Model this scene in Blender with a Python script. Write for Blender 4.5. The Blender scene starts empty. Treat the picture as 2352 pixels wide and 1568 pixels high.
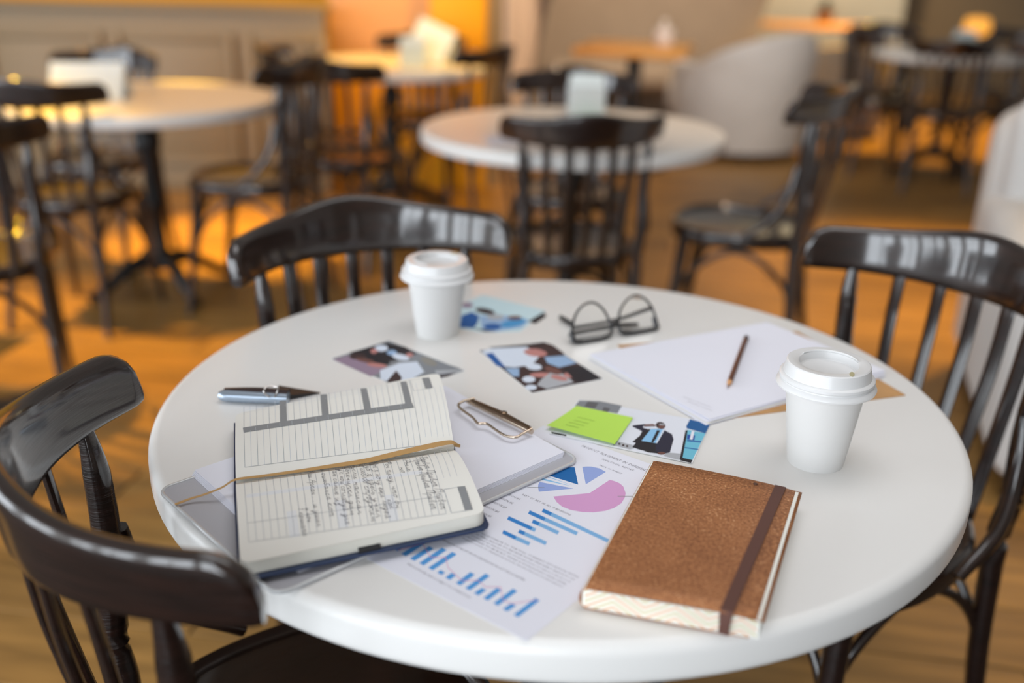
import bpy, bmesh, math, random
import numpy as np
from mathutils import Vector, Matrix
random.seed(4)
SC = bpy.context.scene
COL = SC.collection
R = math.radians
# ------------------------------------------------------------------ camera
TOP = 0.74                                    # height of the cafe table tops
W, H, FPX = 2352, 1568, 2286.7
PITCH, ROLL = 0.3718, -0.0206
CAM = np.array([0.0, 0.0, TOP + 0.5122])
_F = np.array([0, math.cos(PITCH), -math.sin(PITCH)])
_R0 = np.array([1.0, 0, 0]); _D0 = np.cross(_F, _R0)
_R = math.cos(ROLL) * _R0 + math.sin(ROLL) * _D0
_D = -math.sin(ROLL) * _R0 + math.cos(ROLL) * _D0
cam = bpy.data.cameras.new('camera')
cam.sensor_width = 36; cam.lens = 35; cam.clip_start = 0.02; cam.clip_end = 60
cam.dof.use_dof = True; cam.dof.focus_distance = 1.035; cam.dof.aperture_fstop = 1.75
co = bpy.data.objects.new('camera', cam); COL.objects.link(co)
M = Matrix((( _R[0], -_D[0], -_F[0], CAM[0]), (_R[1], -_D[1], -_F[1], CAM[1]), (_R[2], -_D[2], -_F[2], CAM[2]), (0, 0, 0, 1)))
co.matrix_world = M
SC.camera = co
# ------------------------------------------------------------------ world, lights, exposure
SC.view_settings.view_transform = 'Standard'; SC.view_settings.look = 'None'
SC.view_settings.gamma = 1; SC.view_settings.use_curve_mapping = False
SC.view_settings.exposure = 0.0
wd = bpy.data.worlds.new('world'); SC.world = wd; wd.use_nodes = True
wd.node_tree.nodes['Background'].inputs[0].default_value = (1.0, 0.94, 0.88, 1)
wd.node_tree.nodes['Background'].inputs[1].default_value = 0.24

def area(name, loc, aim, sx, sy, power, col):
    l = bpy.data.lights.new(name, 'AREA'); l.shape = 'RECTANGLE'; l.size = sx; l.size_y = sy
    l.energy = power; l.color = col
    o = bpy.data.objects.new(name, l); COL.objects.link(o); o.location = loc
    o.rotation_euler = (Vector(aim) - Vector(loc)).to_track_quat('-Z', 'Y').to_euler()
    return o

def spot(name, loc, aim, power, col, size=70, blend=0.6, rad=0.08):
    l = bpy.data.lights.new(name, 'SPOT'); l.energy = power; l.color = col
    l.spot_size = R(size); l.spot_blend = blend; l.shadow_soft_size = rad
    o = bpy.data.objects.new(name, l); COL.objects.link(o); o.location = loc
    o.rotation_euler = (Vector(aim) - Vector(loc)).to_track_quat('-Z', 'Y').to_euler()
    return o
WINX = (-4.65, -3.3, -1.95, -0.6); WINY = (-1.1, 0.35, 1.8)
for i, wx in enumerate(WINX):
    area('window_daylight', (wx, -2.12, 1.55), (wx, 1.0, 1.4), 0.98, 2.7, 60, (0.86, 0.93, 1.0))
for i, wy in enumerate(WINY):
    area('window_daylight', (-5.37, wy, 1.55), (0.0, wy, 1.4), 0.98, 2.7, 62, (0.86, 0.93, 1.0))
WARM = (1.0, 0.50, 0.13); AMBER = (1.0, 0.53, 0.03); SOFT = (1.0, 0.74, 0.50)
spot('ceiling_lamp_or_fill', (-1.45, 4.8, 2.2), (-1.28, 4.42, 0), 900, AMBER, 34, .5)
spot('ceiling_lamp_or_fill', (-2.5, 3.0, 2.9), (-1.85, 2.85, 0), 900, AMBER, 44, .7)
spot('ceiling_lamp_or_fill', (-1.5, 3.9, 2.9), (-1.5, 4.2, 0), 110, WARM, 90, .8)
spot('ceiling_lamp_or_fill', (-0.6, 5.0, 2.9), (-0.45, 5.8, 0.5), 130, AMBER, 60, .6)
spot('ceiling_lamp_or_fill', (2.2, 3.9, 2.9), (1.9, 3.9, 0), 560, AMBER, 50, .7)
spot('ceiling_lamp_or_fill', (3.2, 7.6, 2.9), (2.9, 7.9, 0), 800, AMBER, 60, .6)
spot('ceiling_lamp_or_fill', (-1.2, 0.7, 2.9), (-1.5, 0.8, 0), 50, AMBER, 50, .8)
spot('ceiling_lamp_or_fill', (1.6, 2.0, 2.9), (1.9, 1.8, 0), 110, AMBER, 56, .8)
spot('ceiling_lamp_or_fill', (0.9, 3.0, 2.9), (0.9, 4.6, 0), 110, SOFT, 80, .8)
spot('ceiling_lamp_or_fill', (0.6, 6.6, 2.9), (0.6, 8.4, 0.8), 360, SOFT, 90, .8)  # added fill that lifts the dim curtain and banquette, no known fixture
spot('ceiling_lamp_or_fill', (1.3, 4.6, 2.9), (1.5, 7.0, 0.4), 150, (1, .86, .74), 50, .8)  # added fill brightening the pale armchair, not a real lamp
spot('ceiling_lamp_or_fill', (2.6, 8.0, 2.9), (2.9, 9.6, 0.9), 300, SOFT, 80, .8)  # added fill for the cream wall and the far end of the room
spot('ceiling_lamp_or_fill', (-2.6, 3.9, 2.9), (-2.4, 5.4, 0.7), 130, (1, .66, .36), 80, .8)
spot('ceiling_lamp_or_fill', (-0.1, 1.3, 3.0), (0.1, 1.25, 0.74), 44, (.97, .97, 1), 85, .9, .7)  # neutral fill added over the nearest table to brighten its top
spot('ceiling_lamp_or_fill', (0.2, 0.9, 3.0), (0.5, 1.3, 0.74), 16, (.97, .97, 1), 85, .9, .7)  # second, weaker fill added for the same tabletop
spot('ceiling_lamp_or_fill', (1.15, 1.5, 2.9), (0.62, 1.2, 0.74), 62, (1, .98, .96), 60, .9, .7)  # fill added to even out the darker right half of the tabletop
spot('ceiling_lamp_or_fill', (0.35, 4.85, 2.6), (-0.5, 5.65, 0.25), 190, AMBER, 46, .6)
spot('ceiling_lamp_or_fill', (0.5, 2.0, 2.6), (1.6, 2.6, 0.5), 45, (1, .95, .9), 70, .9, .2)  # added fill brightening the grey sofa's side, no fixture there

# ------------------------------------------------------------------ helpers
def proj(P):
    v = np.asarray(P, float) - CAM; z = v @ _F
    return np.stack([W / 2 + FPX * (v @ _R) / z, H / 2 + FPX * (v @ _D) / z], -1)

def at(x, y, z):
    """point of the horizontal plane at height z seen at photo pixel (x, y)"""
    d = _F + _R * (x - W / 2) / FPX + _D * (y - H / 2) / FPX
    return CAM + d * (z - CAM[2]) / d[2]

def srgb(r, g, b):
    f = lambda c: (c / 255 / 12.92) if c / 255 <= 0.04045 else ((c / 255 + 0.055) / 1.055) ** 2.4
    return (f(r), f(g), f(b), 1)

MATS = {}
def mat(name, col, rough=0.5, metal=0, coat=0, noise=None, bump=None, trans=0, alpha=1, spec=None, ior=None, sub=0, emis=None):
    """noise=(scale, amount, stretch), bump=(scale, strength, stretch)"""
    if name in MATS: return MATS[name]
    m = bpy.data.materials.new(name); m.use_nodes = True
    nt = m.node_tree; b = nt.nodes['Principled BSDF']
    b.inputs['Base Color'].default_value = col if len(col) == 4 else (*col, 1)
    b.inputs['Roughness'].default_value = rough; b.inputs['Metallic'].default_value = metal
    b.inputs['Coat Weight'].default_value = coat; b.inputs['Coat Roughness'].default_value = 0.10; b.inputs['Coat IOR'].default_value = 1.68
    b.inputs['Transmission Weight'].default_value = trans; b.inputs['Alpha'].default_value = alpha
    if spec is not None: b.inputs['Specular IOR Level'].default_value = spec
    if ior: b.inputs['IOR'].default_value = ior
    if emis:
        b.inputs['Emission Color'].default_value = emis[0]; b.inputs['Emission Strength'].default_value = emis[1]
    def coords(st):
        tc = nt.nodes.new('ShaderNodeTexCoord'); mp = nt.nodes.new('ShaderNodeMapping')
        mp.inputs['Scale'].default_value = st; nt.links.new(tc.outputs['Object'], mp.inputs[0]); return mp
    if noise:
        mp = coords(noise[2]); n = nt.nodes.new('ShaderNodeTexNoise'); n.inputs['Scale'].default_value = noise[0]
        n.inputs['Detail'].default_value = 6; nt.links.new(mp.outputs[0], n.inputs[0])
        mx = nt.nodes.new('ShaderNodeMix'); mx.data_type = 'RGBA'
        c = np.array(col[:3]); a = noise[1]
        cr = nt.nodes.new('ShaderNodeMapRange'); cr.inputs[1].default_value = .3; cr.inputs[2].default_value = .7
        nt.links.new(n.outputs[0], cr.inputs[0]); nt.links.new(cr.outputs[0], mx.inputs[0])
        mx.inputs[6].default_value = (*(c * (1 - a)), 1); mx.inputs[7].default_value = (*np.minimum(c * (1 + a), 1), 1)
        nt.links.new(mx.outputs[2], b.inputs['Base Color'])
    if bump:
        mp = coords(bump[2]); n = nt.nodes.new('ShaderNodeTexNoise'); n.inputs['Scale'].default_value = bump[0]
        n.inputs['Detail'].default_value = 4; nt.links.new(mp.outputs[0], n.inputs[0])
        bp = nt.nodes.new('ShaderNodeBump'); bp.inputs['Strength'].default_value = bump[1]; bp.inputs['Distance'].default_value = .002
        nt.links.new(n.outputs[0], bp.inputs['Height']); nt.links.new(bp.outputs[0], b.inputs['Normal'])
    MATS[name] = m; return m

DARKWOOD = mat('dark_bentwood', (0.0120, 0.0042, 0.0026), 0.32, coat=1.0, noise=(14, .5, (1, 1, 9)), bump=(45, .45, (.5, .5, 10)), spec=.3)
WHITE_TOP = mat('white_table_laminate', (0.80, 0.79, 0.77), 0.33, noise=(3, .015, (1, 1, 1)))
IRON = mat('black_cast_iron', (0.012, 0.013, 0.015), 0.38, bump=(80, .2, (1, 1, 1)))
PAPER = mat('white_paper', (0.80, 0.81, 0.90), 0.7)
PAPER_WARM = mat('cream_page_paper', (0.83, 0.82, 0.77), 0.75)
KRAFTBOARD = mat('kraft_envelope', srgb(190, 145, 95), 0.8, noise=(60, .1, (1, 1, 1)))
INK = mat('blue_black_ink', (0.03, 0.03, 0.06), 0.6)
GREY_INK = mat('printed_grey', (0.25, 0.26, 0.27), 0.7)
LINE_INK = mat('printed_line_grey', (0.42, 0.45, 0.49), 0.7)
LINE_FAINT = mat('printed_line_faint', (0.62, 0.65, 0.70), 0.7)
METAL = mat('nickel_wire', (0.62, 0.52, 0.42), 0.18, metal=1)

def link(o, parent=None):
    COL.objects.link(o)
    if parent: o.parent = parent
    return o

def mesh_obj(name, verts, faces, m, parent=None, smooth=True, auto=35):
    me = bpy.data.meshes.new(name)
    me.from_pydata([tuple(map(float, v)) for v in verts], [], [tuple(f) for f in faces]); me.validate(); me.update()
    bm = bmesh.new(); bm.from_mesh(me); bmesh.ops.recalc_face_normals(bm, faces=bm.faces); bm.to_mesh(me); bm.free()
    ms = m if isinstance(m, (list, tuple)) else [m]
    for k in ms: me.materials.append(k)
    if smooth:
        me.polygons.foreach_set('use_smooth', [True] * len(me.polygons))
        try: me.set_sharp_from_angle(angle=R(auto))
        except Exception: pass
    o = bpy.data.objects.new(name, me); return link(o, parent)

def bm_obj(name, bm, m, parent=None, smooth=True, auto=35):
    me = bpy.data.meshes.new(name); bmesh.ops.recalc_face_normals(bm, faces=bm.faces); bm.to_mesh(me); bm.free()
    me.materials.append(m)
    if smooth:
        me.polygons.foreach_set('use_smooth', [True] * len(me.polygons))
        me.set_sharp_from_angle(angle=R(auto))
    o = bpy.data.objects.new(name, me); return link(o, parent)

def tag(o, label, cat, group=None):
    o['label'] = label; o['category'] = cat
    if group: o['group'] = group
    return o

def thing(name, label, cat, loc=(0, 0, 0), rz=0, group=None):
    o = bpy.data.objects.new(name, None); o.empty_display_size = .05
    o.location = loc; o.rotation_euler = (0, 0, rz); link(o); return tag(o, label, cat, group)

def structure(o):
    o['kind'] = 'structure'; return o

def box(name, lo, hi, m, parent=None, bevel=0.0, seg=2):
    bm = bmesh.new(); bmesh.ops.create_cube(bm, size=1)
    lo, hi = np.array(lo, float), np.array(hi, float)
    for v in bm.verts: v.co = Vector(lo + (np.array(v.co) + .5) * (hi - lo))
    if bevel: bmesh.ops.bevel(bm, geom=bm.edges[:], offset=bevel, segments=seg, profile=.5, affect='EDGES')
    return bm_obj(name, bm, m, parent)

def lathe_data(prof, n=48):
    v, f = [], []
    for (r, z) in prof:
        for k in range(n):
            a = 2 * math.pi * k / n; v.append((r * math.cos(a), r * math.sin(a), z))
    for i in range(len(prof) - 1):
        for k in range(n):
            k2 = (k + 1) % n; f.append((i * n + k, i * n + k2, (i + 1) * n + k2, (i + 1) * n + k))
    f.append(tuple(range(n))); f.append(tuple((len(prof) - 1) * n + k for k in range(n)))
    return v, f

def lathe(name, prof, m, parent=None, n=48, loc=None, auto=40):
    v, f = lathe_data(prof, n)
    o = mesh_obj(name, v, f, m, parent, auto=auto)
    if loc is not None: o.location = loc
    return o

def smooth_pts(pts, n):
    """Catmull-Rom through pts, n samples per span"""
    P = [np.array(p, float) for p in pts]; P = [2 * P[0] - P[1]] + P + [2 * P[-1] - P[-2]]
    out = []
    for i in range(1, len(P) - 2):
        for k in range(n):
            t = k / n; a, b, c, d = P[i - 1], P[i], P[i + 1], P[i + 2]
            out.append(.5 * (2 * b + (c - a) * t + (2 * a - 5 * b + 4 * c - d) * t * t + (3 * b - 3 * c + d - a) * t ** 3))
    out.append(P[-2]); return np.array(out)

def tube_data(pts, rad, ns=10, flat=1.0, up=(0, 0, 1), closed=False):
    """rad: number or list; flat: ratio of second axis; up fixes the section's frame"""
    pts = np.array(pts, float); n = len(pts)
    rad = np.full(n, rad) if np.isscalar(rad) else np.interp(np.linspace(0, 1, n), np.linspace(0, 1, len(rad)), rad)
    v, f = [], []; up = np.array(up, float)
    for i in range(n):
        if closed: t = pts[(i + 1) % n] - pts[i - 1]
        else: t = pts[min(i + 1, n - 1)] - pts[max(i - 1, 0)]
        t = t / (np.linalg.norm(t) + 1e-12); s = np.cross(t, up)
        if np.linalg.norm(s) < 1e-3: s = np.cross(t, (1, .01, 0))
        s /= np.linalg.norm(s); w = np.cross(s, t)
        for k in range(ns):
            a = 2 * math.pi * (k + .5) / ns; v.append(pts[i] + rad[i] * (math.cos(a) * s + flat * math.sin(a) * w))
    m = n if closed else n - 1
    for i in range(m):
        j = (i + 1) % n
        for k in range(ns):
            k2 = (k + 1) % ns; f.append((i * ns + k, i * ns + k2, j * ns + k2, j * ns + k))
    if not closed: f.append(tuple(range(ns))); f.append(tuple((n - 1) * ns + k for k in range(ns)))
    return v, f

def tube(name, pts, rad, m, parent=None, **kw):
    v, f = tube_data(pts, rad, **kw); return mesh_obj(name, v, f, m, parent, auto=50)

def plate(name, poly, z0, z1, m, parent=None, smooth=False):
    """prism of a flat outline (list of xy)"""
    n = len(poly); v = [(p[0], p[1], z0) for p in poly] + [(p[0], p[1], z1) for p in poly]
    f = [tuple(range(n)), tuple(range(n, 2 * n))] + [(i, (i + 1) % n, n + (i + 1) % n, n + i) for i in range(n)]
    return mesh_obj(name, v, f, m, parent, smooth=smooth)

def copy_tree(o, parent=None):
    c = o.copy(); link(c, parent)
    for ch in list(o.children): copy_tree(ch, c)
    return c

# ------------------------------------------------------------------ the room
FLOORWOOD = [mat('oak_floor_%s' % k, c, .38, noise=(3.0, .35, (1, 9, 1)), bump=(30, .25, (1, 8, 1)))
             for k, c in (('honey', (0.33, 0.180, 0.050)), ('brown', (0.27, 0.147, 0.042)), ('dark', (0.22, 0.119, 0.036)))]
fl = structure(box('floor', (-5.5, -2.3, -.06), (6.0, 11.2, -.012), mat('floor_joints', (0.03, 0.018, 0.01), .8)))
ang = R(-9); ca, sa = math.cos(ang), math.sin(ang)
plank_me = []
for k in range(3):
    bm = bmesh.new(); bmesh.ops.create_cube(bm, size=1)
    for v in bm.verts: v.co = Vector((v.co.x * 1.594, v.co.y * .194, (v.co.z - .5) * .012))
    bmesh.ops.bevel(bm, geom=[e for e in bm.edges if all(abs(v.co.z) < 1e-6 for v in e.verts)], offset=.0015, segments=1, affect='EDGES')
    me = bpy.data.meshes.new('plank'); bm.to_mesh(me); bm.free(); me.materials.append(FLOORWOOD[k]); plank_me.append(me)
cells = []
for j in range(-20, 80):
    for i in range(-8, 8):
        lx, ly = (i + (.37 * j) % 1) * 1.6, j * .198
        x, y = ca * lx - sa * ly, sa * lx + ca * ly
        if y < .35 or y > 11.0 or x < -5.0 or x > 5.6: continue
        v = np.array([x, y, 0.0]); q = proj(v)
        if (v - CAM) @ _F > .3 and -380 < q[0] < W + 380 and -60 < q[1] < H + 320: cells.append((np.linalg.norm(v - CAM), x, y))
cells.sort()
near, far = cells[:298], cells[298:]
for n_, (d, x, y) in enumerate(near):
    o = bpy.data.objects.new('plank', plank_me[random.choice((0, 0, 1, 1, 2))]); link(o, fl)
    o.location = (x, y, random.uniform(-.0006, 0)); o.rotation_euler = (0, 0, ang)
if far:
    v, f = [], []
    for d, x, y in far:
        b = len(v)
        for dx, dy in ((-.797, -.097), (.797, -.097), (.797, .097), (-.797, .097)):
            v.append((x + ca * dx - sa * dy, y + sa * dx + ca * dy, -.0008))
        for dx, dy in ((-.797, -.097), (.797, -.097), (.797, .097), (-.797, .097)):
            v.append((x + ca * dx - sa * dy, y + sa * dx + ca * dy, -.012))
        f += [(b, b + 1, b + 2, b + 3), (b, b + 1, b + 5, b + 4), (b + 1, b + 2, b + 6, b + 5), (b + 2, b + 3, b + 7, b + 6), (b + 3, b, b + 4, b + 7)]
    o = mesh_obj('distant_planks', v, f, FLOORWOOD[1], fl, smooth=False); o['kind'] = 'stuff'

TAUPE = mat('taupe_wall_paint', (0.26, 0.20, 0.12), .5)
ORANGE = mat('orange_wall_paint', (0.90, 0.42, 0.004), .55)
PEACH = mat('peach_wall_paint', (0.72, 0.38, 0.17), .6)
# panelled half wall on the left, its ledge and mouldings
WY = 5.42; WX1 = -1.015
wl = structure(box('wall_left', (-5.5, WY, 0), (WX1, WY + .12, .965), TAUPE))
structure(box('trim_1', (-5.5, WY - .035, .945), (WX1 + .02, WY + .16, .972), TAUPE, bevel=.006))
structure(box('baseboard_left', (-5.5, WY - .02, 0), (WX1, WY, .11), TAUPE, bevel=.004))
px0 = [-.965] + [-1.455 - .69 * k for k in range(6)]
for k in range(6):
    x1, x0 = px0[k] - .06, px0[k + 1] + .06
    b = box('wall_panel', (x0 + .02, WY - .012, .17), (x1 - .02, WY + .002, .79), TAUPE, wl, bevel=.008)
    for nm, lo, hi in (('moulding', (x0 - .03, WY - .040, .14), (x0 + .012, WY + .002, .83)), ('moulding', (x1 - .012, WY - .040, .14), (x1 + .03, WY + .002, .83)),
                       ('moulding', (x0 + .012, WY - .024, .79), (x1 - .012, WY + .002, .83)), ('moulding', (x0 + .012, WY - .024, .14), (x1 - .012, WY + .002, .18))):
        box(nm, lo, hi, TAUPE, wl, bevel=.008)
# wall beyond the ledge and the orange corner
structure(box('wall_back', (-5.5, 6.3, 0), (-1.0, 6.4, 2.9), ORANGE))
structure(box('wall_corner', (-1.03, 5.68, .66), (-0.455, 5.8, 2.9), PEACH))
structure(box('wall_corner_base', (-1.03, 5.66, 0), (-0.455, 5.8, .66), ORANGE))
structure(box('column_1', (-0.475, 5.57, 0), (-0.172, 5.85, 2.9), ORANGE, bevel=.01))
structure(box('wall_corner_return', (-0.172, 5.63, 0), (-0.10, 6.8, 2.9), TAUPE))
structure(box('wall_right', (3.0, 10.6, 0), (6.0, 10.75, 2.9), TAUPE))
structure(box('trim_2', (3.0, 10.55, 1.30), (6.0, 10.6, 1.36), ORANGE))
# window wall behind the photographer
PL = mat('plaster', (.6, .56, .5), .8)
wf = structure(box('wall_front', (-5.5, -2.3, 0), (6.0, -2.15, .2), PL))
wln = structure(box('wall_left_front', (-5.6, -2.3, 0), (-5.42, 3.0, .2), PL))
for a, b in ((-2.15, -1.6), (-.6, -.15), (.85, 1.3), (2.3, 3.0)): structure(box('wall_left_pier', (-5.6, a, .2), (-5.42, b, 2.95), PL))
for i, wy in enumerate(WINY):
    wn = structure(box('window_%d' % (i + 5), (-5.36, wy - .02, .2), (-5.32, wy + .02, 2.95), PL))
    box('window_bar', (-5.36, wy - .5, 1.95), (-5.32, wy + .5, 2.0), PL, wn)
structure(box('trim_3', (-5.5, -2.3, 2.95), (6.0, -2.15, 3.2), PL))
edges = [-5.5] + sum([[x - .50, x + .50] for x in WINX], []) + [6.0]
for a, b in zip(edges[::2], edges[1::2]):
    structure(box('wall_front_pier', (a, -2.3, .2), (b, -2.15, 2.95), PL))
for i, wx in enumerate(WINX):
    wn = structure(box('window_%d' % (i + 1), (wx - .02, -2.11, .2), (wx + .02, -2.05, 2.95), PL))
    box('window_bar', (wx - .5, -2.11, 1.95), (wx + .5, -2.06, 2.0), PL, wn)
    box('window_sill', (wx - .52, -2.15, .17), (wx + .52, -1.98, .21), PL, wn)

# ------------------------------------------------------------------ cafe tables
TR = 0.48; TT = 0.043
def round_prof(r, z0, z1, e, n=6):
    p = [(0.0001, z0), (r - e, z0)]
    for k in range(n + 1): a = -math.pi / 2 + math.pi / 2 * k / n; p.append((r - e + e * math.cos(a), z0 + e + e * math.sin(a)))
    for k in range(n + 1): a = math.pi / 2 * k / n; p.append((r - e + e * math.cos(a), z1 - e + e * math.sin(a)))
    p += [(r * .5, z1), (0.0001, z1)]
    return p
def cafe_table(loc, label, rad=TR, rz=.4, group='round white cafe tables'):
    t = thing('cafe_table', label, 'table', loc, rz, group)
    lathe('tabletop', round_prof(rad, TOP - TT, TOP, .012), WHITE_TOP, t, n=128, auto=60)
    lathe('column', [(.001, .10), (.06, .10), (.05, .13), (.034, .17), (.031, .30), (.042, .33), (.042, .36), (.030, .39), (.029, .52), (.046, .56), (.048, .60), (.030, .63), (.05, .66), (.09, TOP - TT - .012), (.001, TOP - TT - .012)], IRON, t, n=28)
    box('top_plate', (-.16, -.16, TOP - TT - .012), (.16, .16, TOP - TT), IRON, t, bevel=.004)
    for k in range(4):
        a = k * math.pi / 2; c, s = math.cos(a), math.sin(a)
        pts = smooth_pts([(.03 * c, .03 * s, .13), (.12 * c, .12 * s, .115), (.22 * c, .22 * s, .05), (.29 * c, .29 * s, .018)], 5)
        tube('foot', pts, [.03, .026, .022, .018], IRON, t, ns=8)
    return t
cafe_table((.0556, 1.129, 0), 'nearest round white table, covered with papers, notebooks, cups and glasses')
cafe_table((-1.364, 3.69, 0), 'round white table at the left with a white folded card on it', rz=.75)
cafe_table((-.624, 5.04, 0), 'round white table standing before the orange column with a pale menu holder')
cafe_table((.178, 3.183, 0), 'empty round white table behind the slatted chair in the middle', rz=.2)
cafe_table((2.66, 6.35, 0), 'farthest round white table, in the dark corner among dark chairs')

# ------------------------------------------------------------------ bentwood chairs
CW, CSAG, CUS = .222, .148, .745
CY = -.25                                      # rear of the crest rail
def crest_xy(u): return CW * math.sin(u * .9) / math.sin(.9), CY + CSAG * (1 - math.cos(u * .9)) / (1 - math.cos(.9))
def make_chair():
    t = thing('bentwood_chair', '', 'chair')
    # crest rail: a bent board with a humped top and rounded ends, leaning back a little
    v, f = [], []; N = 56; TH = .0105
    sec = []                                            # flat faces, softly rounded edges
    for zz in (-1, -.5, 0, .5, 1): sec.append((1, zz, 0, 0))
    for q in (30, 60, 90, 120, 150): sec.append((0, 1, math.cos(R(q)), math.sin(R(q))))
    for zz in (1, .5, 0, -.5, -1): sec.append((-1, zz, 0, 0))
    for q in (210, 240, 270, 300, 330): sec.append((0, -1, math.cos(R(q)), math.sin(R(q))))
    S = len(sec)
    for i in range(N + 1):
        u = -1 + 2 * i / N; u = math.copysign(1 - (1 - abs(u)) ** 1.35, u); x, y = crest_xy(u)
        x2, y2 = crest_xy(u + .01); tx, ty = x2 - x, y2 - y; L = math.hypot(tx, ty); nx, ny = ty / L, -tx / L
        top = .846 + .021 * math.exp(-(u / .38) ** 2); bot = .772 - .004 * math.cos(u * math.pi)
        e = min(1, max(0, (abs(u) - .87) / .13)); rd = 1 - math.sqrt(max(0, 1 - e * e))
        top -= rd * .040; bot += rd * .004
        zc, hh = (top + bot) / 2, (top - bot) / 2; th = TH * (1 if abs(u) < .985 else .82)
        for sx, sz, cx_, cz_ in sec:
            if sx: dn, z = sx * th, zc + sz * (hh - .010)
            else: dn, z = cx_ * th, zc + sz * (hh - .010) + (cz_ if sz > 0 else cz_) * .010
            lean = (z - .76) * .16
            v.append((x + nx * (dn + lean * .9), y + ny * (dn + lean * .9), z))
    for i in range(N):
        for k in range(S):
            k2 = (k + 1) % S; f.append((i * S + k, i * S + k2, (i + 1) * S + k2, (i + 1) * S + k))
    f.append(tuple(range(S))); f.append(tuple(N * S + k for k in range(S)))
    mesh_obj('crest_rail', v, f, DARKWOOD, t, auto=60)
    # seat: bent rim and dished panel
    def outline(s, dy=0):
        o = []
        for k in range(56):
            a = 2 * math.pi * k / 56; c, sn = math.cos(a), math.sin(a)
            y = .205 * math.copysign(abs(sn) ** .82, sn); w = .205 - .03 * (.5 - y / .41)
            o.append((s * w * math.copysign(abs(c) ** .82, c), s * y + dy))
        return o
    v, f = [], []
    prof = [(.93, .418), (.985, .420), (1.0, .430), (1.0, .448), (.985, .458), (.955, .462), (.925, .459), (.90, .452)]
    for s, z in prof: v += [(x, y, z) for x, y in outline(s)]
    v += [(x, y, .430) for x, y in outline(.90)]; n = 56; m_ = len(prof) + 1
    for i in range(m_):
        j = (i + 1) % m_
        for k in range(n): k2 = (k + 1) % n; f.append((i * n + k, i * n + k2, j * n + k2, j * n + k))
    mesh_obj('seat_rim', v, f, DARKWOOD, t, auto=50)
    v, f = [], []
    for s, z in ((.91, .434), (.91, .450), (.6, .445), (.2, .442)): v += [(x, y, z) for x, y in outline(s)]
    for i in range(3):
        for k in range(n): k2 = (k + 1) % n; f.append((i * n + k, i * n + k2, (i + 1) * n + k2, (i + 1) * n + k))
    f.append(tuple(range(n))); f.append(tuple(3 * n + k for k in range(n)))
    mesh_obj('seat', v, f, DARKWOOD, t, auto=60)
    xs, ys = crest_xy(CUS)
    for sg in (-1, 1):
        pts = smooth_pts([(sg * xs, ys - .006, .80), (sg * (xs - .003), ys + .001, .73), (sg * (xs - .008), ys + .001, .63), (sg * .168, -.172, .52), (sg * .162, -.168, .44), (sg * .168, -.178, .22), (sg * .180, -.215, 0)], 6)
        tube('back_post', pts, [.006, .0145, .0158, .0165, .0175, .016, .012], DARKWOOD, t, ns=12)
        pts = smooth_pts([(sg * .150, .140, .44), (sg * .160, .160, .25), (sg * .175, .195, 0)], 6)
        tube('leg', pts, [.019, .017, .011], DARKWOOD, t, ns=12)
        # hip brace from post to seat rim
        pts = smooth_pts([(sg * (xs - .004), ys + .016, .66), (sg * .187, -.135, .585), (sg * .205, -.09, .51), (sg * .203, -.02, .455)], 6)
        tube('hip_brace', pts, [.009, .011, .011, .009], DARKWOOD, t, ns=8)
    for k in range(5):
        q = (k - 2) / 2; u = q * .48; x, y = crest_xy(u)
        xb = q * .098; yb = -.192 + .012 * abs(q)
        pts = smooth_pts([(x, y - .004, .79), (x * .99, y, .765), (x * .96, y + .012, .66), (xb, yb, .43)], 6)
        tube('slat', pts, .0115, DARKWOOD, t, ns=10, flat=.5, up=(0, 1, 0))
    # arched braces under the seat
    fr, rr = [(.158, .155), (.155, .15)], [(.168, -.185)]
    corners = [(-.160, .160), (.160, .160), (.170, -.188), (-.170, -.188)]
    for k in range(4):
        a, b = np.array(corners[k]), np.array(corners[(k + 1) % 4])
        cen = (a + b) / 2; inw = -cen / np.linalg.norm(cen) * .012
        pts = [(*(a + inw * .4), .235), (*(a * .9 + b * .1 + inw), .315), (*(a * .72 + b * .28 + inw), .375), (*(a * .5 + b * .5 + inw), .405),
               (*(a * .28 + b * .72 + inw), .375), (*(a * .1 + b * .9 + inw), .315), (*(b + inw * .4), .235)]
        tube('brace_arch', smooth_pts(pts, 4), .0085, DARKWOOD, t, ns=8)
    return t
chair0 = make_chair()
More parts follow.
